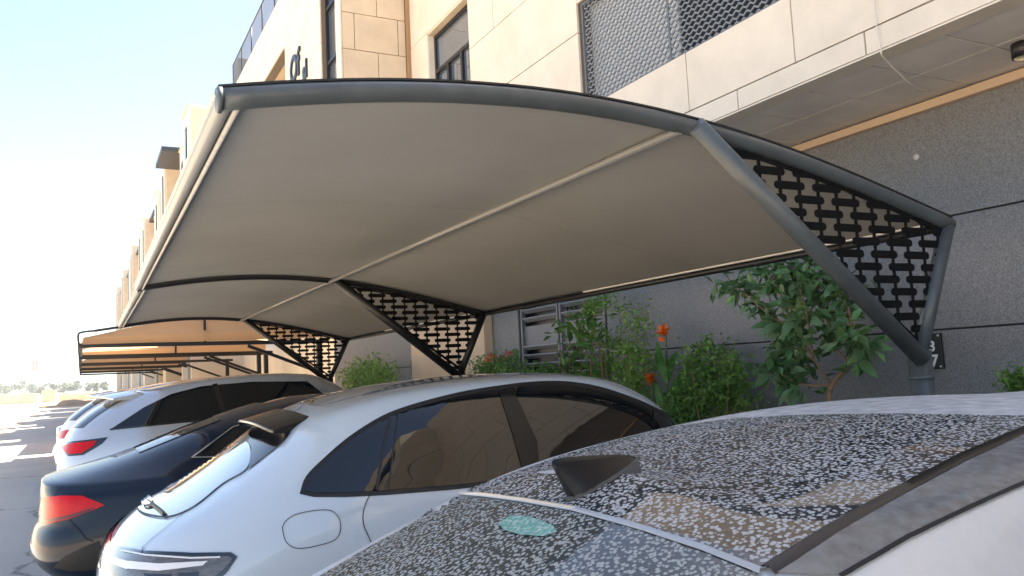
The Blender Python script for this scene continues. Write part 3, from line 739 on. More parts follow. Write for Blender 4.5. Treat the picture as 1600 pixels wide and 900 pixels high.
DUSTY2 = dust_mat('dusty_rear_glass', (.008, .011, .011), (.38, .39, .37), .485, .07, 118, .03, .10, stretch=(.9, 1.0, 1), spots=True)
roof = c.overlay('roof_glass', [(716, 772), (790, 745), (870, 716), (950, 692), (1050, 668), (1150, 655), (1250, 650), (1400, 648), (1610, 652), (1700, 640), (1750, 660), (1610, 668), (1500, 715), (1400, 768), (1300, 826), (1200, 890), (1195, 893), (1100, 858), (1000, 825), (900, 797), (820, 783), (760, 775)], DUSTY, step=11, mirror=False)
rearw = c.overlay('rear_window', [(700, 778), (760, 781), (820, 789), (900, 803), (1000, 831), (1100, 865), (1180, 897), (1240, 960), (1150, 1100), (900, 1250), (500, 1200), (300, 1012), (390, 965), (488, 909), (566, 863), (644, 820)], DUSTY2, step=9, mirror=False)
c.stroke('roof_seal', [(690, 778), (716, 773), (760, 777), (820, 785), (900, 799), (1000, 827), (1100, 860), (1190, 896)], .016, mat('pale_seal', (.34, .35, .36), .35, coat=.3), mirror=False, h=.006, off=.006)
c.stroke('roof_moulding', [(1200, 893), (1300, 829), (1400, 771), (1500, 718), (1610, 670)], .03, RUBBER, mirror=False, h=.01, off=.003)
RAIL = dust_mat('dusty_black_rail', (.02, .02, .022), (.26, .25, .24), .52, .4, 40, .15, .35)
c.overlay('side_rail', [(1212, 897), (1310, 834), (1410, 777), (1510, 724), (1615, 674), (1615, 748), (1520, 790), (1420, 838), (1312, 903)], RAIL, step=10, mirror=False)
c.stroke('door_gap', [(1312, 903), (1420, 840), (1520, 792), (1615, 750)], .008, GAP, mirror=False)
# aerial fin
def fin(c, px, py, L=.2, h=.07, w=.036, material=BLACKGLOSS):
    p, nrm = c.hit(px, py); ex = Vector((1, 0, 0)); ex = (ex-nrm*ex.dot(nrm)).normalized(); ey = nrm.cross(ex)
    prof = [(0, .92, .5), (.03, 1., .55), (.12, .98, .8), (.25, .86, .95), (.42, .68, 1.), (.6, .5, .95), (.78, .32, .8), (.92, .15, .5), (1., .02, .12)]
    cross = ((-1, 0), (-.86, .12), (-.5, .45), (-.2, .8), (-.07, 1), (.07, 1), (.2, .8), (.5, .45), (.86, .12), (1, 0)); V = []; n = len(cross)
    for u, hh, ww in prof:
        lean = .018*(1-u)
        for a_, zz in cross: V.append(p+ex*(u*L-lean*zz*hh)+ey*(a_*ww*w)+nrm*(zz*hh*h+.010))
    m_ = len(prof)
    F = [(i*n+k, i*n+k+1, (i+1)*n+k+1, (i+1)*n+k) for i in range(m_-1) for k in range(n-1)]+[tuple(range(n)), tuple(range((m_-1)*n, m_*n))[::-1]]
    b = MB(); b.add(V, F, True); b.sm[-1] = b.sm[-2] = False; o = c.local(b, 'aerial_fin', material)
    bs = MB(); ring = [p+ex*(L*.47+math.cos(t_)*L*.53)+ey*(math.sin(t_)*w*1.02) for t_ in np.linspace(0, 2*math.pi, 25)[:-1]]
    bs.add([q-nrm*.02 for q in ring]+[q+nrm*.012 for q in ring], [tuple(range(24, 48))]+[(i, (i+1) % 24, 24+(i+1) % 24, 24+i) for i in range(24)]); c.local(bs, 'fin_base', mat('grey_gasket', (.10, .10, .10), .6), o)
fin(c, 893, 783, L=.19, h=.085, w=.026, material=mat('fin_black', (.006, .007, .010), .3, spec=.3))
c.overlay('interior_label', [(780, 822), (800, 810), (830, 812), (866, 826), (872, 836), (850, 843), (815, 840), (790, 833)], dust_mat('green_sticker', (.10, .34, .27), (.40, .46, .43), .55, .1, 110, .2, .12), rearw, off=.007, step=5, mirror=False)
c.wheels((.95, 3.85), .93, .34)

# --- white SUV
c = Car('parked_car', 'glossy white coupe-like SUV with black rear spoiler under the canopy', (.05, 4.60, 0))
WHITE = mat('white_pearl_paint', (.53, .60, .66), .12, coat=1., var=.015, scale=2)
rings = [
 [(.28,0,.2),(.3,.42,.2),(.36,.72,.2),(.58,.85,.2),(1.,.9,.2),(1.9,.9,.2),(2.9,.9,.2),(3.7,.9,.2),(4.2,.82,.2),(4.4,.5,.2),(4.45,0,.2)],
 [(.04,0,.42),(.06,.45,.42),(.15,.80,.42),(.46,.94,.42),(1.,.97,.42),(1.9,.945,.42),(2.9,.945,.42),(3.7,.965,.42),(4.35,.88,.42),(4.62,.5,.42),(4.7,0,.42)],
 [(-.01,0,.7),(.01,.45,.7),(.10,.80,.7),(.40,.95,.7),(.95,.985,.7),(1.9,.95,.7),(2.9,.95,.7),(3.7,.975,.7),(4.35,.88,.68),(4.62,.5,.66),(4.7,0,.66)],
 [(.04,0,.92),(.07,.45,.92),(.17,.78,.92),(.48,.935,.92),(.98,.975,.92),(1.9,.955,.92),(2.9,.95,.92),(3.7,.95,.9),(4.2,.82,.86),(4.4,.46,.84),(4.45,0,.84)],
 [(.26,0,1.04),(.28,.42,1.04),(.33,.72,1.045),(.6,.895,1.07),(1.02,.945,1.08),(1.9,.935,1.07),(2.8,.93,1.06),(3.4,.87,1.03),(3.75,.72,1.02),(3.9,.4,1.01),(3.95,0,1.01)],
 [(.45,0,1.13),(.465,.38,1.13),(.51,.66,1.14),(.72,.835,1.18),(1.1,.895,1.17),(1.9,.905,1.15),(2.7,.895,1.13),(3.1,.82,1.09),(3.3,.62,1.08),(3.42,.35,1.08),(3.46,0,1.09)],
 [(.73,0,1.325),(.745,.34,1.325),(.80,.60,1.33),(.98,.755,1.37),(1.28,.81,1.395),(1.9,.82,1.40),(2.74,.81,1.40),(3.02,.74,1.375),(3.15,.58,1.365),(3.22,.3,1.37),(3.25,0,1.375)],
 [(.87,0,1.455),(.89,.32,1.455),(.95,.55,1.45),(1.12,.665,1.505),(1.42,.71,1.555),(1.85,.715,1.58),(2.46,.70,1.58),(2.72,.64,1.555),(2.85,.50,1.55),(2.92,.28,1.555),(2.94,0,1.56)],
 [(1.02,0,1.515),(1.04,.3,1.515),(1.1,.49,1.51),(1.22,.585,1.545),(1.48,.615,1.592),(1.88,.62,1.622),(2.32,.61,1.628),(2.54,.55,1.605),(2.64,.44,1.60),(2.69,.24,1.605),(2.71,0,1.605)]]
c.body(rings, .02, WHITE)
b1 = (1.9, -.93, 1.13); b2 = (2.5, -.93, 1.12); b3 = (2.95, -.9, 1.12)
win = [(475, 767), (484, 748), (510, 722), (550, 688), (600, 657), (650, 638), (720, 620), (780, 610), (830, 604), (880, 603), (930, 611), (980, 626), (1015, 641), (1048, 658), (1060, 675)]
gas = [(468, 772), (478, 745), (505, 717), (546, 682), (597, 650), (648, 631), (718, 613), (778, 603), (830, 597), (882, 596), (935, 604), (985, 620), (1022, 636), (1056, 655), (1070, 682)]
bot = [(1000, 705), (900, 730), (800, 748), (700, 759), (600, 767), (540, 770)]
def rnd2(pts, n=4): return [(float(q[0]), float(q[1])) for q in smooth_curve(pts, n)]
gas = rnd2(gas); win = rnd2(win)
gk = c.overlay('window_gasket', gas+[(x, y+7) for x, y in bot]+[(490, 777)], RUBBER, off=.003)
c.overlay('side_window', win+bot+[(492, 771)], GLASS, gk, off=.007)
c.overlay('pillar_trim', [(778, 612), (800, 609), (838, 690), (842, 742), (818, 745), (800, 680)], mat('pillar_black', (.01, .01, .011), .18, spec=.25), off=.012, step=4)
c.stroke('pane_divider', [(608, 655), (598, 700), (588, 766)], .014, RUBBER, off=.010)
c.stroke('quarter_bar', [(621, 650), (606, 766)], .008, RUBBER, off=.010)
c.stroke('fuel_flap_gap', rnd2([(441, 824), (447, 814), (460, 805), (485, 799), (510, 797), (522, 801), (530, 811), (532, 826), (528, 838), (518, 846), (490, 854), (468, 857), (454, 853), (445, 843), (441, 824)]), .0032, GAP)
c.stroke('door_gap', rnd2([(580, 770), (572, 785), (567, 803), (568, 820), (574, 835), (590, 870)]), .004, GAP)
c.stroke('hatch_gap', [(287, 803), (262, 824), (238, 843), (224, 856), (222, 868)], .005, GAP)
rg = c.overlay('rear_window', [(250, 772), (304, 727), (360, 684)]+rnd2([(378, 683), (392, 701), (386, 733), (349, 756), (305, 791), (267, 807), (233, 804), (218, 796), (214, 784)]), mat('rear_glass_film', (.10, .12, .14), .04, spec=1., coat=1.), off=.006, step=5, mirror=False)
c.stroke('rear_window_seal', [(252, 770), (305, 726), (361, 682)]+rnd2([(379, 681), (394, 701), (388, 735), (350, 758), (306, 793), (267, 809), (233, 806), (216, 797), (212, 784)]), .008, RUBBER, rg, off=.005, closed=True, mirror=False)
c.overlay('spoiler_side', rnd2([(367, 662), (405, 648), (430, 645), (452, 654), (457, 670), (442, 692), (411, 717), (389, 734)])+[(394, 701), (383, 681), (366, 672)], mat('spoiler_black', (.006, .006, .007), .12, spec=.45), off=.006, step=4)
# spoiler blade over the rear glass
bl = MB(); V = []; F = []
for i, yy in enumerate(np.linspace(-.46, .46, 17)):
    a = abs(yy)/.46; xx = .735+.05*a**4; zz = 1.447-.035*a**3
    V += [(xx, yy, zz-.010), (xx, yy, zz+.006), (xx+.20, yy*.95, zz+.055), (xx+.20, yy*.95, zz-.03)]
for i in range(16):
    for k in range(4): F.append((i*4+k, i*4+(k+1) % 4, (i+1)*4+(k+1) % 4, (i+1)*4+k))
F += [(0, 1, 2, 3), (64, 67, 66, 65)]
bl.add(V, F, False); c.local(bl, 'spoiler_blade', mat('spoiler_black', (.006, .006, .007), .12, spec=.45), bevel=.004)
c.overlay('rear_wiper', rnd2([(222, 782), (230, 775), (240, 783), (238, 792), (226, 793), (222, 782)]), BLACKGLOSS, off=.022, step=3, mirror=False)
c.stroke('wiper_blade', [(234, 786), (246, 795), (259, 806)], .020, RUBBER, off=.010, h=.018, mirror=False)
hs_ = c.overlay('tail_lamp', [(163, 838), (180, 853), (224, 861), (300, 864), (361, 863), (371, 870), (356, 893), (332, 916), (250, 934), (180, 918), (150, 880), (152, 850)], BLACKGLOSS, off=.004, step=5)
c.overlay('lamp_lens', [(190, 860), (226, 867), (300, 870), (356, 869), (364, 873), (350, 890), (326, 908), (250, 926), (190, 906), (165, 880)], CLEAR, hs_, off=.008, step=5)
LBAR = mat('lamp_light_bar', (.78, .76, .74), .15, spec=.8, coat=1.)
c.overlay('light_bar', [(168, 868), (200, 878), (250, 882), (326, 877), (318, 884), (250, 893), (200, 890), (170, 879)], LBAR, hs_, off=.012, step=4)
c.stroke('light_bar', [(192, 862), (230, 869), (300, 873), (345, 871)], .007, LBAR, hs_, off=.011)
c.overlay('lamp_block', [(228, 897), (268, 898), (266, 912), (230, 910)], BLACKGLOSS, hs_, off=.011, step=4)
c.overlay('lamp_block', [(280, 896), (312, 893), (308, 906), (280, 910)], BLACKGLOSS, hs_, off=.011, step=4)
c.local(MB().box((-.012, -.26, .52), (.02, .26, .64)), 'number_plate', mat('plate_white', (.75, .75, .74), .4), bevel=.004)
c.wheels((.95, 3.75), .97, .37)

# --- navy saloon
c = Car('parked_car', 'dark navy saloon with bright red tail lamp beside the white SUV', (-.33, 7.30, 0))
NAVY = mat('navy_metallic_paint', (.004, .010, .024), .4, spec=.1, coat=.55)
rings = [
 [(.3,0,.22),(.32,.4,.22),(.42,.72,.22),(.62,.84,.22),(1.1,.87,.2),(2.4,.87,.2),(3.6,.87,.2),(4.1,.85,.2),(4.5,.78,.2),(4.7,.5,.2),(4.75,0,.2)],
 [(.0,0,.42),(.02,.45,.42),(.14,.8,.42),(.5,.91,.43),(1.1,.935,.45),(2.4,.92,.45),(3.6,.925,.45),(4.1,.93,.45),(4.6,.84,.45),(4.88,.5,.45),(4.93,0,.45)],
 [(-.02,0,.60),(.0,.45,.60),(.11,.8,.60),(.45,.915,.62),(1.1,.94,.66),(2.4,.93,.68),(3.6,.93,.68),(4.1,.93,.68),(4.6,.82,.64),(4.85,.5,.62),(4.9,0,.62)],
 [(.05,0,.72),(.075,.45,.72),(.18,.79,.73),(.48,.9,.75),(1.1,.93,.78),(2.4,.925,.8),(3.6,.92,.8),(4.1,.9,.8),(4.55,.76,.74),(4.75,.4,.72),(4.8,0,.72)],
 [(.05,0,.93),(.08,.45,.93),(.19,.76,.925),(.47,.865,.935),(1.1,.905,.93),(2.4,.915,.92),(3.6,.9,.9),(4.1,.85,.87),(4.4,.7,.84),(4.55,.4,.82),(4.6,0,.82)],
 [(.06,0,1.01),(.09,.42,1.008),(.2,.68,1.0),(.55,.80,1.0),(1.1,.865,1.02),(2.4,.88,1.0),(3.3,.87,.98),(3.75,.8,.96),(3.9,.66,.95),(4.0,.36,.95),(4.02,0,.96)],
 [(.60,0,1.13),(.62,.38,1.125),(.7,.6,1.10),(1.05,.745,1.08),(1.5,.82,1.07),(2.4,.84,1.03),(3.1,.83,1.0),(3.5,.77,.99),(3.65,.62,.99),(3.75,.35,.99),(3.8,0,1.0)],
 [(.98,0,1.275),(1.0,.36,1.27),(1.08,.55,1.245),(1.4,.66,1.265),(1.85,.715,1.295),(2.4,.73,1.29),(2.85,.72,1.26),(3.1,.67,1.24),(3.25,.53,1.24),(3.32,.3,1.25),(3.35,0,1.26)],
 [(1.35,0,1.40),(1.37,.34,1.395),(1.45,.5,1.375),(1.75,.575,1.415),(2.1,.6,1.46),(2.4,.61,1.465),(2.7,.6,1.445),(2.85,.55,1.435),(2.95,.44,1.435),(3.0,.26,1.445),(3.02,0,1.45)],
 [(1.65,0,1.475),(1.67,.28,1.47),(1.74,.42,1.46),(1.95,.48,1.508),(2.15,.5,1.515),(2.4,.51,1.515),(2.6,.5,1.50),(2.7,.46,1.495),(2.77,.36,1.495),(2.81,.2,1.50),(2.83,0,1.50)]]
navy_rings = rings
c.body(rings, .012, NAVY, crease=[(3, .45), (4, .35), (5, .7)])
c.overlay('tail_lamp', [(67, 777), (95, 775), (129, 775), (164, 789), (140, 800), (108, 811), (78, 818), (63, 818), (62, 798)], RED, off=.007, step=4, label='bright red tail lamp')
c.stroke('boot_gap', [(96, 760), (88, 769), (83, 778)], .006, GAP)
c.stroke('bumper_gap', [(109, 813), (122, 826), (134, 841), (146, 846)], .007, GAP)
c.overlay('bumper_valance', [(84, 886), (100, 870), (132, 854), (155, 845), (160, 870), (150, 890), (110, 892)], mat('black_valance', (.008, .008, .008), .6), off=.006, step=5)
c.overlay('rear_window', [(.72, -.50, 1.17), (.72, -.04, 1.17), (1.32, -.06, 1.385), (1.32, -.42, 1.37)], GLASS, off=.006, step=5)
c.overlay('lamp_strip', [(66, 811), (80, 811), (110, 804), (150, 792), (140, 800), (108, 810), (78, 816), (66, 816)], mat('maroon_lens', (.10, .002, .012), .2), off=.010, step=3)
sw = c.overlay('side_window', [(1.08, -.75, 1.13), (1.38, -.67, 1.30), (1.8, -.62, 1.40), (2.4, -.62, 1.42), (2.75, -.62, 1.40), (3.3, -.8, 1.05), (2.4, -.82, 1.06), (1.9, -.82, 1.08)], GLASS, off=.006, step=6)
c.stroke('chrome_trim', mirror=False, poly=[(1.9, -.83, 1.07), (1.06, -.76, 1.12), (1.37, -.66, 1.315), (1.8, -.61, 1.415), (2.4, -.61, 1.435), (2.77, -.61, 1.41)], width=.014, material=CHROME, parent=sw, off=.008)
c.wheels((1.0, 3.9), .93, .34)

# --- SUVs farther along
def suv(label, loc, paint, lamps=True, group=None):
    c = Car('parked_car', label, loc, 0, None)
    rings = [
     [(.28,0,.24),(.3,.42,.24),(.36,.72,.24),(.58,.85,.24),(1.,.9,.22),(1.9,.9,.22),(2.9,.9,.22),(3.8,.9,.22),(4.4,.82,.22),(4.65,.5,.22),(4.7,0,.22)],
     [(.04,0,.45),(.06,.45,.45),(.15,.80,.45),(.46,.93,.45),(1.,.96,.45),(1.9,.945,.45),(2.9,.945,.45),(3.8,.96,.45),(4.5,.88,.45),(4.8,.5,.45),(4.88,0,.45)],
     [(.0,0,.72),(.02,.45,.72),(.10,.80,.72),(.40,.935,.73),(.95,.965,.75),(1.9,.95,.75),(2.9,.95,.75),(3.8,.965,.75),(4.5,.88,.72),(4.8,.5,.7),(4.88,0,.7)],
     [(.06,0,1.0),(.09,.45,1.0),(.17,.78,1.0),(.46,.915,1.0),(.98,.95,1.0),(1.9,.95,.98),(2.9,.945,.97),(3.8,.94,.95),(4.4,.82,.92),(4.6,.46,.9),(4.66,0,.9)],
     [(.12,0,1.14),(.15,.43,1.14),(.24,.73,1.14),(.55,.875,1.15),(1.02,.92,1.14),(1.9,.93,1.11),(2.9,.925,1.08),(3.6,.87,1.05),(4.0,.72,1.03),(4.2,.4,1.02),(4.25,0,1.02)],
     [(.20,0,1.25),(.23,.40,1.25),(.32,.69,1.255),(.62,.825,1.265),(1.1,.88,1.24),(1.9,.9,1.2),(2.8,.89,1.17),(3.5,.82,1.13),(3.7,.62,1.12),(3.82,.35,1.12),(3.86,0,1.13)],
     [(.46,0,1.45),(.49,.37,1.45),(.6,.63,1.45),(.95,.745,1.47),(1.4,.80,1.49),(2.2,.82,1.485),(3.05,.80,1.46),(3.4,.72,1.43),(3.55,.56,1.43),(3.63,.3,1.44),(3.66,0,1.45)],
     [(.70,0,1.56),(.73,.34,1.56),(.85,.58,1.555),(1.18,.68,1.61),(1.6,.72,1.66),(2.25,.725,1.69),(2.85,.70,1.675),(3.1,.63,1.65),(3.22,.48,1.645),(3.27,.26,1.65),(3.29,0,1.655)],
     [(.92,0,1.63),(.95,.32,1.63),(1.05,.52,1.625),(1.3,.60,1.675),(1.7,.635,1.725),(2.3,.64,1.755),(2.75,.62,1.742),(2.93,.55,1.72),(3.02,.42,1.715),(3.06,.22,1.72),(3.08,0,1.72)]]
    c.body(rings, .02, paint)
    sw = c.overlay('side_window', [(.60, -.86, 1.20), (.95, -.77, 1.42), (1.25, -.72, 1.555), (1.6, -.71, 1.63), (2.2, -.71, 1.655), (2.9, -.69, 1.625), (3.35, -.84, 1.22), (2.4, -.89, 1.21), (1.4, -.88, 1.23)], GLASS, off=.006, step=4)
    c.stroke('window_trim', [(.58, -.87, 1.19), (1.4, -.89, 1.22), (2.4, -.9, 1.19), (2.9, -.87, 1.18)], .02, BLACKGLOSS, sw, off=.008)
    c.stroke('pillar_trim', [(1.75, -.72, 1.65), (1.85, -.9, 1.22)], .06, BLACKGLOSS, sw, off=.009)
    def rear(y, z):
        h = c.bvh.ray_cast(Vector((-1, y, z)), Vector((1, 0, 0))); return h[0]+h[1]*.006 if h[0] else None
    V = []; F = []; ny, nz = 16, 8
    for j in range(nz+1):
        z = 1.22+(1.51-1.22)*j/nz; hw = .64-.10*j/nz
        for i in range(ny+1): V.append(rear(-hw+2*hw*i/ny, z))
    F = [(j*(ny+1)+i, j*(ny+1)+i+1, (j+1)*(ny+1)+i+1, (j+1)*(ny+1)+i) for j in range(nz) for i in range(ny)]
    c._mesh('rear_window', V, F, GLASS, None, False, None)
    b = MB(); V = []; F = []
    for yy in np.linspace(-.62, .62, 13):
        a = abs(yy)/.62; xx = .46+.16*a**3; zz = 1.575-.04*a**2.5
        V += [(xx, yy, zz-.012), (xx, yy, zz+.01), (xx+.34, yy*.95, zz+.055), (xx+.34, yy*.95, zz-.03)]
    F = [(i*4+k, i*4+(k+1) % 4, (i+1)*4+(k+1) % 4, (i+1)*4+k) for i in range(12) for k in range(4)]+[(0, 1, 2, 3), (48, 51, 50, 49)]
    b.add(V, F); c.local(b, 'spoiler_blade', paint, bevel=.004)
    c.wheels((1.0, 3.85), .96, .37)
    return c
SILV = mat('silver_metallic_paint', (.50, .53, .58), .2, metal=.35, coat=1.)
c = suv('silver SUV with slim red tail lamp beyond the navy saloon', (-.28, 11.45, 0), SILV)
hl = c.overlay('tail_lamp', [(94, 693), (112, 690), (140, 687), (169, 683), (160, 693), (149, 700), (130, 711), (107, 713), (98, 704)], BLACKGLOSS, off=.005, step=3)
c.overlay('lamp_lens', [(97, 697), (112, 693), (138, 690), (152, 689), (146, 697), (128, 708), (108, 710), (100, 703)], RED, hl, off=.009, step=3)
c2 = suv('white SUV behind the silver one, only its tail showing', (-.37, 14.3, 0), mat('white_solid_paint', (.72, .72, .71), .2, coat=1.))
hl = c2.overlay('tail_lamp', [(.03, -.62, 1.08), (.2, -.84, 1.1), (.45, -.91, 1.1), (.3, -.9, .98), (.08, -.7, .98)], RED, off=.006, step=2)
c3 = Car('parked_car', 'black saloon farthest along the parked row, only its tail showing', (-.45, 17.3, 0))
c3.body(navy_rings, .012, mat('black_solid_paint', (.012, .012, .014), .15, coat=1.), crease=[(3, .45), (4, .35), (5, .7)])
c3.overlay('rear_window', [(.72, -.50, 1.19), (.72, .50, 1.19), (1.32, .40, 1.40), (1.32, -.40, 1.40)], GLASS, off=.006, step=3, mirror=False)
c3.overlay('tail_lamp', [(.06, -.6, .82), (.1, -.72, .82), (.4, -.88, .84), (.3, -.86, .92), (.06, -.6, .92)], RED, off=.006, step=2)
c3.wheels((1.0, 3.9), .93, .34)

# ------------------------------------------------------------------ plants
BARK = mat('tan_bark', (.30, .19, .10), .9, var=.3, scale=25, bump=.4)
STEM = mat('green_stem', (.10, .17, .05), .7)
def leaf_geo(L, W, fold=.25, droop=.25, n=4):
    V = []; F = []
    for i in range(n+1):
        t = i/n; w = W*math.sin(math.pi*min(1, .06+t*.94))**.8*(1-.25*t) if 0 < i < n else W*(.06 if i == 0 else .02)
        z = -droop*L*t*t
        V += [(t*L, -w/2, z+fold*w/2), (t*L, 0, z), (t*L, w/2, z+fold*w/2)]
    for i in range(n): a = 3*i; F += [(a, a+1, a+4, a+3), (a+1, a+2, a+5, a+4)]
    return V, F
def leaf_frame(p, d, up, roll=0.):
    d = Vector(d).normalized(); up = Vector(up); y = up.cross(d)
    if y.length < .05: y = Vector((0, 1, 0)).cross(d)
    y.normalize(); z = d.cross(y); M = Matrix((d, y, z)).transposed().to_4x4()
    return Matrix.Translation(Vector(p)) @ M @ Matrix.Rotation(roll, 4, 'X')
def rvec(r): 
    v = Vector((r.gauss(0, 1), r.gauss(0, 1), r.gauss(0, 1))); return v.normalized()
def crown_mesh(tips, n_per, spread, L, W, seed, upb=.3, sizes=(.6, 1.15)):
    r = random.Random(seed); geo = leaf_geo(1, 1, .35, .2, 2); V = []; F = []
    for (p, w) in tips:
        for _ in range(int(n_per*w)):
            q = Vector(p)+Vector((r.gauss(0, spread), r.gauss(0, spread), r.gauss(0, spread*.85)))
            d = rvec(r)+Vector((0, 0, upb)); s_ = r.uniform(*sizes)
            M = leaf_frame(q, d, Vector((0, 0, 1))+rvec(r)*.5, r.uniform(-.7, .7))
            b = len(V)
            V += [M @ Vector((v[0]*L*s_, v[1]*W*s_, v[2]*W*s_)) for v in geo[0]]; F += [tuple(i+b for i in f) for f in geo[1]]
    m_ = MB(); m_.add(V, F, True); return m_
def shrub(name, label, base, tips, n_per, spread, L, W, material, seed, stems=True, group=None, stem_mat=None, sr=.012):
    t = empty(name, base, label, 'plant', group); r = random.Random(seed)
    st = MB()
    for (p, w) in tips[:14]:
        a = Vector(base)+Vector((r.uniform(-.05, .05), r.uniform(-.05, .05), 0)); b = Vector(p); mid = (a+b)/2+Vector((r.uniform(-.08, .08), r.uniform(-.08, .08), .08))
        st.tube(smooth_curve([a, mid, b], 5), [sr*(1-.07*i) for i in range(11)], 6)
    st.build('stem', stem_mat or BARK, t)
    crown_mesh(tips, n_per, spread, L, W, seed).build('foliage', material, t, kind='stuff', fix=False)
    return t
G_MID = mat('mid_green_leaf', (.15, .30, .06), .45, island=.45, trans=.25)
G_LIGHT = mat('light_green_leaf', (.20, .36, .07), .45, island=.45, trans=.3)
G_DARK = mat('dark_green_leaf', (.035, .085, .03), .35, island=.5, trans=.15)
G_CITRUS = mat('citrus_leaf', (.11, .22, .085), .33, var=.35, scale=3, trans=.15)
G_CANNA = mat('canna_leaf', (.07, .22, .03), .38, var=.25, scale=12, trans=.3)
ORANGE = mat('orange_petal', (.85, .16, .01), .5, var=.2, scale=30, trans=.3)
PINK = mat('pink_petal', (.75, .09, .10), .5, trans=.3)
def px_tips(pts, X, seed, jx=.25):
    r = random.Random(seed); out = []
    for p in pts:
        w = p[2] if len(p) > 2 else 1
        out.append((Vector(at_x(p[0], p[1], X+r.uniform(-jx, jx))), w))
    return out

# citrus tree by the front post, each leaf its own part
r = random.Random(21); XL = 5.85
cb = at_x(1297, 640, XL)
tree = empty('citrus_tree', (XL, float(cb[1]), .1), 'small citrus tree with big dark leaves against the grey wall by the front post', 'tree')
def lp(px, py, dx=0): return Vector(at_x(px, py, XL+dx))
tb = MB().tube(smooth_curve([(XL, cb[1]+.02, .1), lp(1296, 640), lp(1300, 602), lp(1326, 570, -.03), lp(1334, 530, -.05), lp(1325, 480, 0)], 6), [.030-.0006*i for i in range(31)], 8).build('trunk', BARK, tree)
brs = [[lp(1300, 602), lp(1270, 560, -.1), lp(1245, 520, -.15), lp(1200, 490, -.1), lp(1160, 455, -.05), lp(1135, 438, 0)],
       [lp(1270, 560, -.1), lp(1262, 500, -.2), lp(1250, 450, -.1), lp(1240, 415, 0)],
       [lp(1326, 570, -.03), lp(1300, 530, .15), lp(1285, 470, .2), lp(1270, 430, .2), lp(1262, 410, .15)],
       [lp(1334, 530, -.05), lp(1320, 470, .05), lp(1310, 440, .1)],
       [lp(1300, 602), lp(1250, 600, -.15), lp(1215, 580, -.15), lp(1205, 570, -.1)],
       [lp(1326, 570, -.03), lp(1338, 540, -.15), lp(1345, 515, -.2)],
       [lp(1262, 500, -.2), lp(1225, 470, -.2), lp(1205, 430, -.1), lp(1190, 420, -.1)],
       [lp(1270, 560, -.1), lp(1240, 555, .15), lp(1222, 535, .2)]]
lmes = []
for k in range(4):
    V, F = leaf_geo(.165*(1+.12*k), .088*(1+.06*k), .3, .12+.1*k, 4); me = bpy.data.meshes.new('leaf'); me.from_pydata(V, [], F); me.polygons.foreach_set('use_smooth', [True]*len(F)); me.materials.append(G_CITRUS); lmes.append(me)
lcount = 0
for bi, b in enumerate(brs):
    cv = smooth_curve(b, 5); MB().tube(cv, [.011-.006*i/len(cv) for i in range(len(cv))], 6).build('branch', BARK, tree)
    n = 38 if bi not in (5,) else 26
    for i in range(n):
        tt = (.18+.82*(i+.5)/n) if bi else (.3+.7*(i+.5)/n)
        q = Vector(cv[min(len(cv)-1, int(tt*(len(cv)-1)))]); sp_ = .035 if bi == 0 and tt > .6 else .10
        off = rvec(r)*sp_*r.uniform(.3, 1.3)
        d = off.normalized()*1.0+rvec(r)*.6+Vector((-.35, 0, -.12))
        M = leaf_frame(q+off, d, Vector((-.5, -.2, 1))+rvec(r)*.6, r.uniform(-.5, .5)); M.translation -= Vector(tree.location)
        o = bpy.data.objects.new('leaf', lmes[r.randrange(4)]); COL.objects.link(o); o.parent = tree; o.matrix_local = M @ Matrix.Scale(r.uniform(.6, 1.1), 4); lcount += 1

ct = []
for b in brs:
    cv = smooth_curve(b, 5); ct += [(Vector(q), 1) for q in cv[len(cv)//3::2]]
crown_mesh(ct, 13, .09, .16, .09, 77, upb=-.1).build('foliage', mat('citrus_leaf_mass', (.11, .225, .08), .33, island=.5, trans=.15), tree, kind='stuff', fix=False)
# canna with orange flowers
def canna(px_flower, px_mid, base_z, X, label, leaves):
    f = Vector(at_x(*px_flower, X)); b = Vector((X, f.y+.05, .1))
    t = empty('canna_plant', b, label, 'plant')
    mid = Vector(at_x(*px_mid, X)); MB().tube(smooth_curve([b, mid, f-Vector((0, 0, .04)), f+Vector((0, 0, .06))], 8), .012, 8).build('stem', STEM, t)
    rr = random.Random(int(px_flower[0])); geo = leaf_geo(1, 1, .5, .35, 3); V = []; F = []
    for i in range(11):
        d = rvec(rr)*.7+Vector((0, 0, .75)); M = leaf_frame(f+Vector((0, 0, rr.uniform(-.04, .07))), d, rvec(rr)); s_ = rr.uniform(.09, .15); k = len(V)
        V += [M @ Vector((v[0]*s_, v[1]*s_*.6, v[2]*s_*.6)) for v in geo[0]]; F += [tuple(q+k for q in g) for g in geo[1]]
    fl = MB(); fl.add(V, F, True); fl.build('flower', ORANGE, t, fix=False)
    for (p0, p1, w, dx) in leaves:
        a = Vector(at_x(*p0, X+dx)); c_ = Vector(at_x(*p1, X+dx*2)); d = c_-a; V, F = leaf_geo(d.length, w, .45, .12, 8)
        M = leaf_frame(a, d, Vector((-1, -.3, .5)), rr.uniform(-.3, .3)); m_ = MB(); m_.add([M @ Vector(v) for v in V], F, True); m_.build('leaf', G_CANNA, t, fix=False)
    return t
canna((1040, 528), (1043, 590), .1, 6.15, 'tall canna with orange flower standing above the bushes', [((1044, 600), (1022, 532), .15, -.05), ((1044, 598), (1054, 546), .17, .05), ((1045, 640), (1075, 560), .16, .1), ((1043, 650), (1018, 590), .12, -.1)])
canna((1018, 598), (1020, 630), .1, 5.95, 'short canna with orange flower half hidden in the shrubs', [((1020, 650), (1000, 610), .12, -.05), ((1020, 650), (1035, 615), .13, .05)])

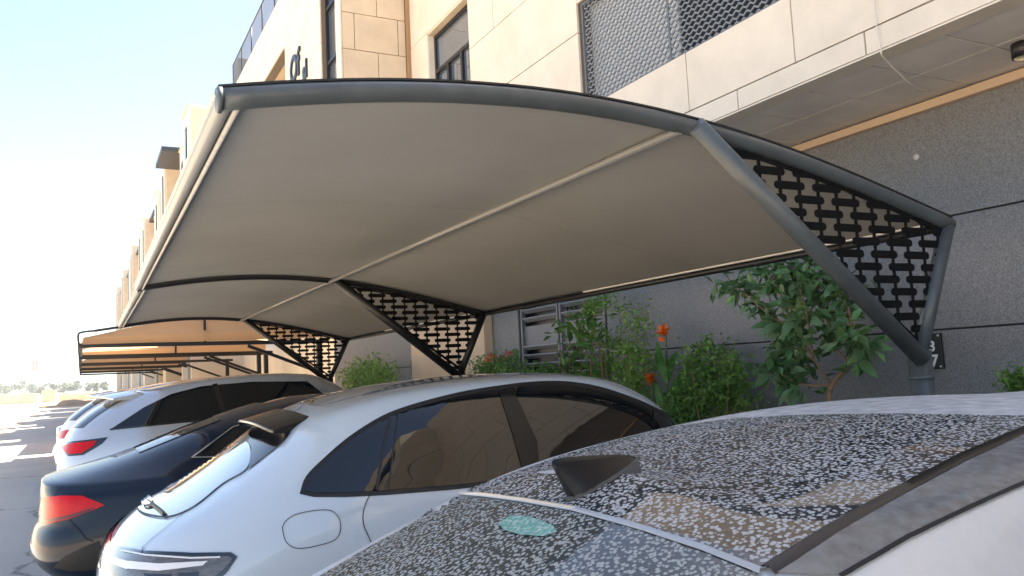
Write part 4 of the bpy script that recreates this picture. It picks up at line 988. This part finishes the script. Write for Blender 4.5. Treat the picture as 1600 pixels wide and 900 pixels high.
shrub('leafy_shrub', 'tall feathery shrub with pale shoots in front of the louvred doors', (6.1, float(at_x(960, 600, 6.1)[1]), .1),
      px_tips([(925, 480, .6), (945, 470, .35), (965, 478, .35), (985, 500, .3), (1002, 490, .2), (1008, 515, .25), (940, 520, .5), (960, 540, .8), (985, 545, .7), (1000, 560, .8), (950, 570, 1.2), (975, 580, 1.4), (930, 590, 1), (990, 600, 1.4), (960, 615, 1.6), (1000, 625, 1.4), (940, 620, 1.2), (1020, 570, .6), (975, 640, 1.4)], 6.1, 1), 300, .085, .062, .036, G_LIGHT, 5)
shrub('leafy_shrub', 'dense dark bush with small leaves right of the canna', (6.05, float(at_x(1120, 600, 6.05)[1]), .1),
      px_tips([(1100, 545, .5), (1125, 555, .7), (1080, 570, .8), (1140, 575, .8), (1110, 585, 1.3), (1150, 600, 1), (1080, 605, 1.3), (1120, 615, 1.5), (1060, 625, 1.2), (1095, 635, 1.5), (1140, 630, 1.2), (1050, 650, 1.2), (1075, 650, 1.2), (1160, 625, .5)], 6.05, 2), 260, .085, .072, .045, G_MID, 6)
shrub('leafy_sapling', 'young sapling with broad upright bright leaves before the louvres', (5.95, float(at_x(905, 600, 5.95)[1]), .1),
      px_tips([(880, 510, .35), (872, 520, .3), (910, 500, .6), (925, 495, .7), (905, 525, .7), (920, 540, .6), (890, 560, .4), (875, 575, .5), (905, 580, .7), (930, 520, .5)], 5.95, 3), 40, .07, .19, .085, mat('sapling_leaf', (.09, .22, .04), .4, island=.4, trans=.3), 7)
shrub('low_shrub', 'low leafy plant at the foot of the louvred doors', (6.2, float(at_x(850, 600, 6.2)[1]), .1),
      px_tips([(828, 586, .8), (850, 584, .8), (868, 590, 1), (840, 596, 1), (885, 596, 1), (815, 596, .6)], 6.2, 4), 120, .06, .12, .05, G_MID, 8)
fs = shrub('flowering_shrub', 'low shrub with pink blossoms beside the tan pier', (6.0, float(at_x(775, 590, 6.0)[1]), .1),
      px_tips([(755, 578, 1), (775, 570, 1), (795, 568, 1), (770, 590, 1.2), (800, 585, 1.2), (745, 590, .8), (785, 600, 1)], 6.0, 5), 190, .12, .10, .05, G_MID, 9)
for px_, mt_ in (((770, 558), PINK), ((793, 557), PINK), ((763, 562), ORANGE)):
    crown_mesh([(Vector(at_x(*px_, 5.9)), 1)], 14, .04, .07, .05, px_[0]).build('blossom', mt_, fs, fix=False)
shrub('leafy_shrub', 'rounded green bush against the wall beyond the second post', (5.9, float(at_x(580, 590, 5.9)[1]), .1),
      px_tips([(545, 590, 1), (560, 580, 1), (575, 575, 1.2), (590, 580, 1.2), (600, 588, 1), (570, 595, 1.2), (585, 600, 1), (608, 600, .7), (555, 605, 1)], 5.9, 6), 220, .16, .11, .055, G_LIGHT, 10)
shrub('leafy_shrub', 'small bush cut by the right edge of the picture', (6.2, float(at_x(1600, 600, 6.2)[1]), .1),
      px_tips([(1580, 600, 1), (1595, 590, 1), (1605, 605, 1.4), (1620, 600, 1.4), (1598, 612, 1.3), (1630, 620, 1.3)], 6.2, 7, .1), 90, .05, .075, .035, G_MID, 11)

# ------------------------------------------------------------------ far background
FARLEAF = mat('far_tree_leaf', (.07, .10, .05), .7, island=.4)
FARBARK = mat('far_bark', (.20, .15, .10), .9)
r = random.Random(5)
spots = [(-33+i*2.7+r.uniform(-.8, .8), 310+r.uniform(-14, 22), r.uniform(5.0, 7.4)*(1-.025*i)) for i in range(16)]
labs = ['%s of the far tree row beyond the sand' % s for s in ('leftmost tree', 'second tree from the left', 'third tree from the left', 'fourth tree from the left', 'fifth tree from the left', 'sixth tree from the left', 'seventh tree from the left', 'eighth tree from the left', 'ninth tree from the left', 'tenth tree from the left', 'eleventh tree from the left', 'twelfth tree from the left', 'thirteenth tree from the left', 'fourteenth tree from the left', 'fifteenth tree from the left', 'rightmost tree')]
for i, (x, y, h) in enumerate(spots):
    t = empty('far_tree', (x, y, 0), labs[i], 'tree', 'far tree row beyond the sand')
    MB().tube([(x, y, 0), (x+.1, y, h*.4), (x, y, h*.75)], [.16, .12, .05], 6).build('trunk', FARBARK, t)
    tips = [(Vector((x+r.gauss(0, h*.20), y+r.gauss(0, h*.2), h*r.uniform(.38, .95))), 1) for _ in range(12)]
    crown_mesh(tips, 60, h*.085, .62, .45, 40+i).build('crown', FARLEAF, t, kind='stuff', fix=False)
for i, (x0, x1, y, z, lab) in enumerate(((-42, -6, 150, 1.5, 'low tan boundary wall on the far sand at left'), (-5.5, -3.5, 152, 1.9, 'small tan hut below the far trees'), (-3.2, 9, 156, 1.1, 'pale low wall on the far sand nearer the cars'))):
    w = MB().box((x0, y, -.05), (x1, y+.4+(3 if i == 1 else 0), z))
    for q in np.arange(x0+1, x1-.5, 3.): w.box((q, y-.14, -.05), (q+.45, y-.002, z+.25))
    o = w.build('far_wall' if i != 1 else 'far_hut', PLASTER); o['label'] = lab; o['category'] = 'wall' if i != 1 else 'hut'
p = at_y(55, 600, 400); mx_ = float(p[0])
t = empty('telecom_mast', (mx_, 400, 0), 'slim telecom mast with a dark head above the far trees', 'mast')
MB().tube([(mx_, 400, 0), (mx_, 400, 15.0)], [.28, .16], 8).build('pole', mat('mast_grey', (.35, .35, .35), .6), t)
hd = MB()
for k in range(6):
    an = k*math.pi/3; cx, cy = mx_+.9*math.cos(an), 400+.9*math.sin(an); hd.box((cx-.4, cy-.4, 10.8), (cx+.4, cy+.4, 15.2))
hd.build('antenna_panels', mat('mast_dark', (.12, .12, .12), .6), t)

# ------------------------------------------------------------------ air
hz = MB().box((-910, -210, -1.1), (910, 1610, 22)).build('haze', None, kind='stuff')
hm = bpy.data.materials.new('haze_air'); hm.use_nodes = True; nt = hm.node_tree
for n_ in list(nt.nodes): nt.nodes.remove(n_)
pv = nt.nodes.new('ShaderNodeVolumePrincipled'); pv.inputs['Color'].default_value = (.95, .95, .95, 1); pv.inputs['Density'].default_value = .0008
mo = nt.nodes.new('ShaderNodeOutputMaterial'); nt.links.new(pv.outputs[0], mo.inputs['Volume']); hz.data.materials.append(hm)
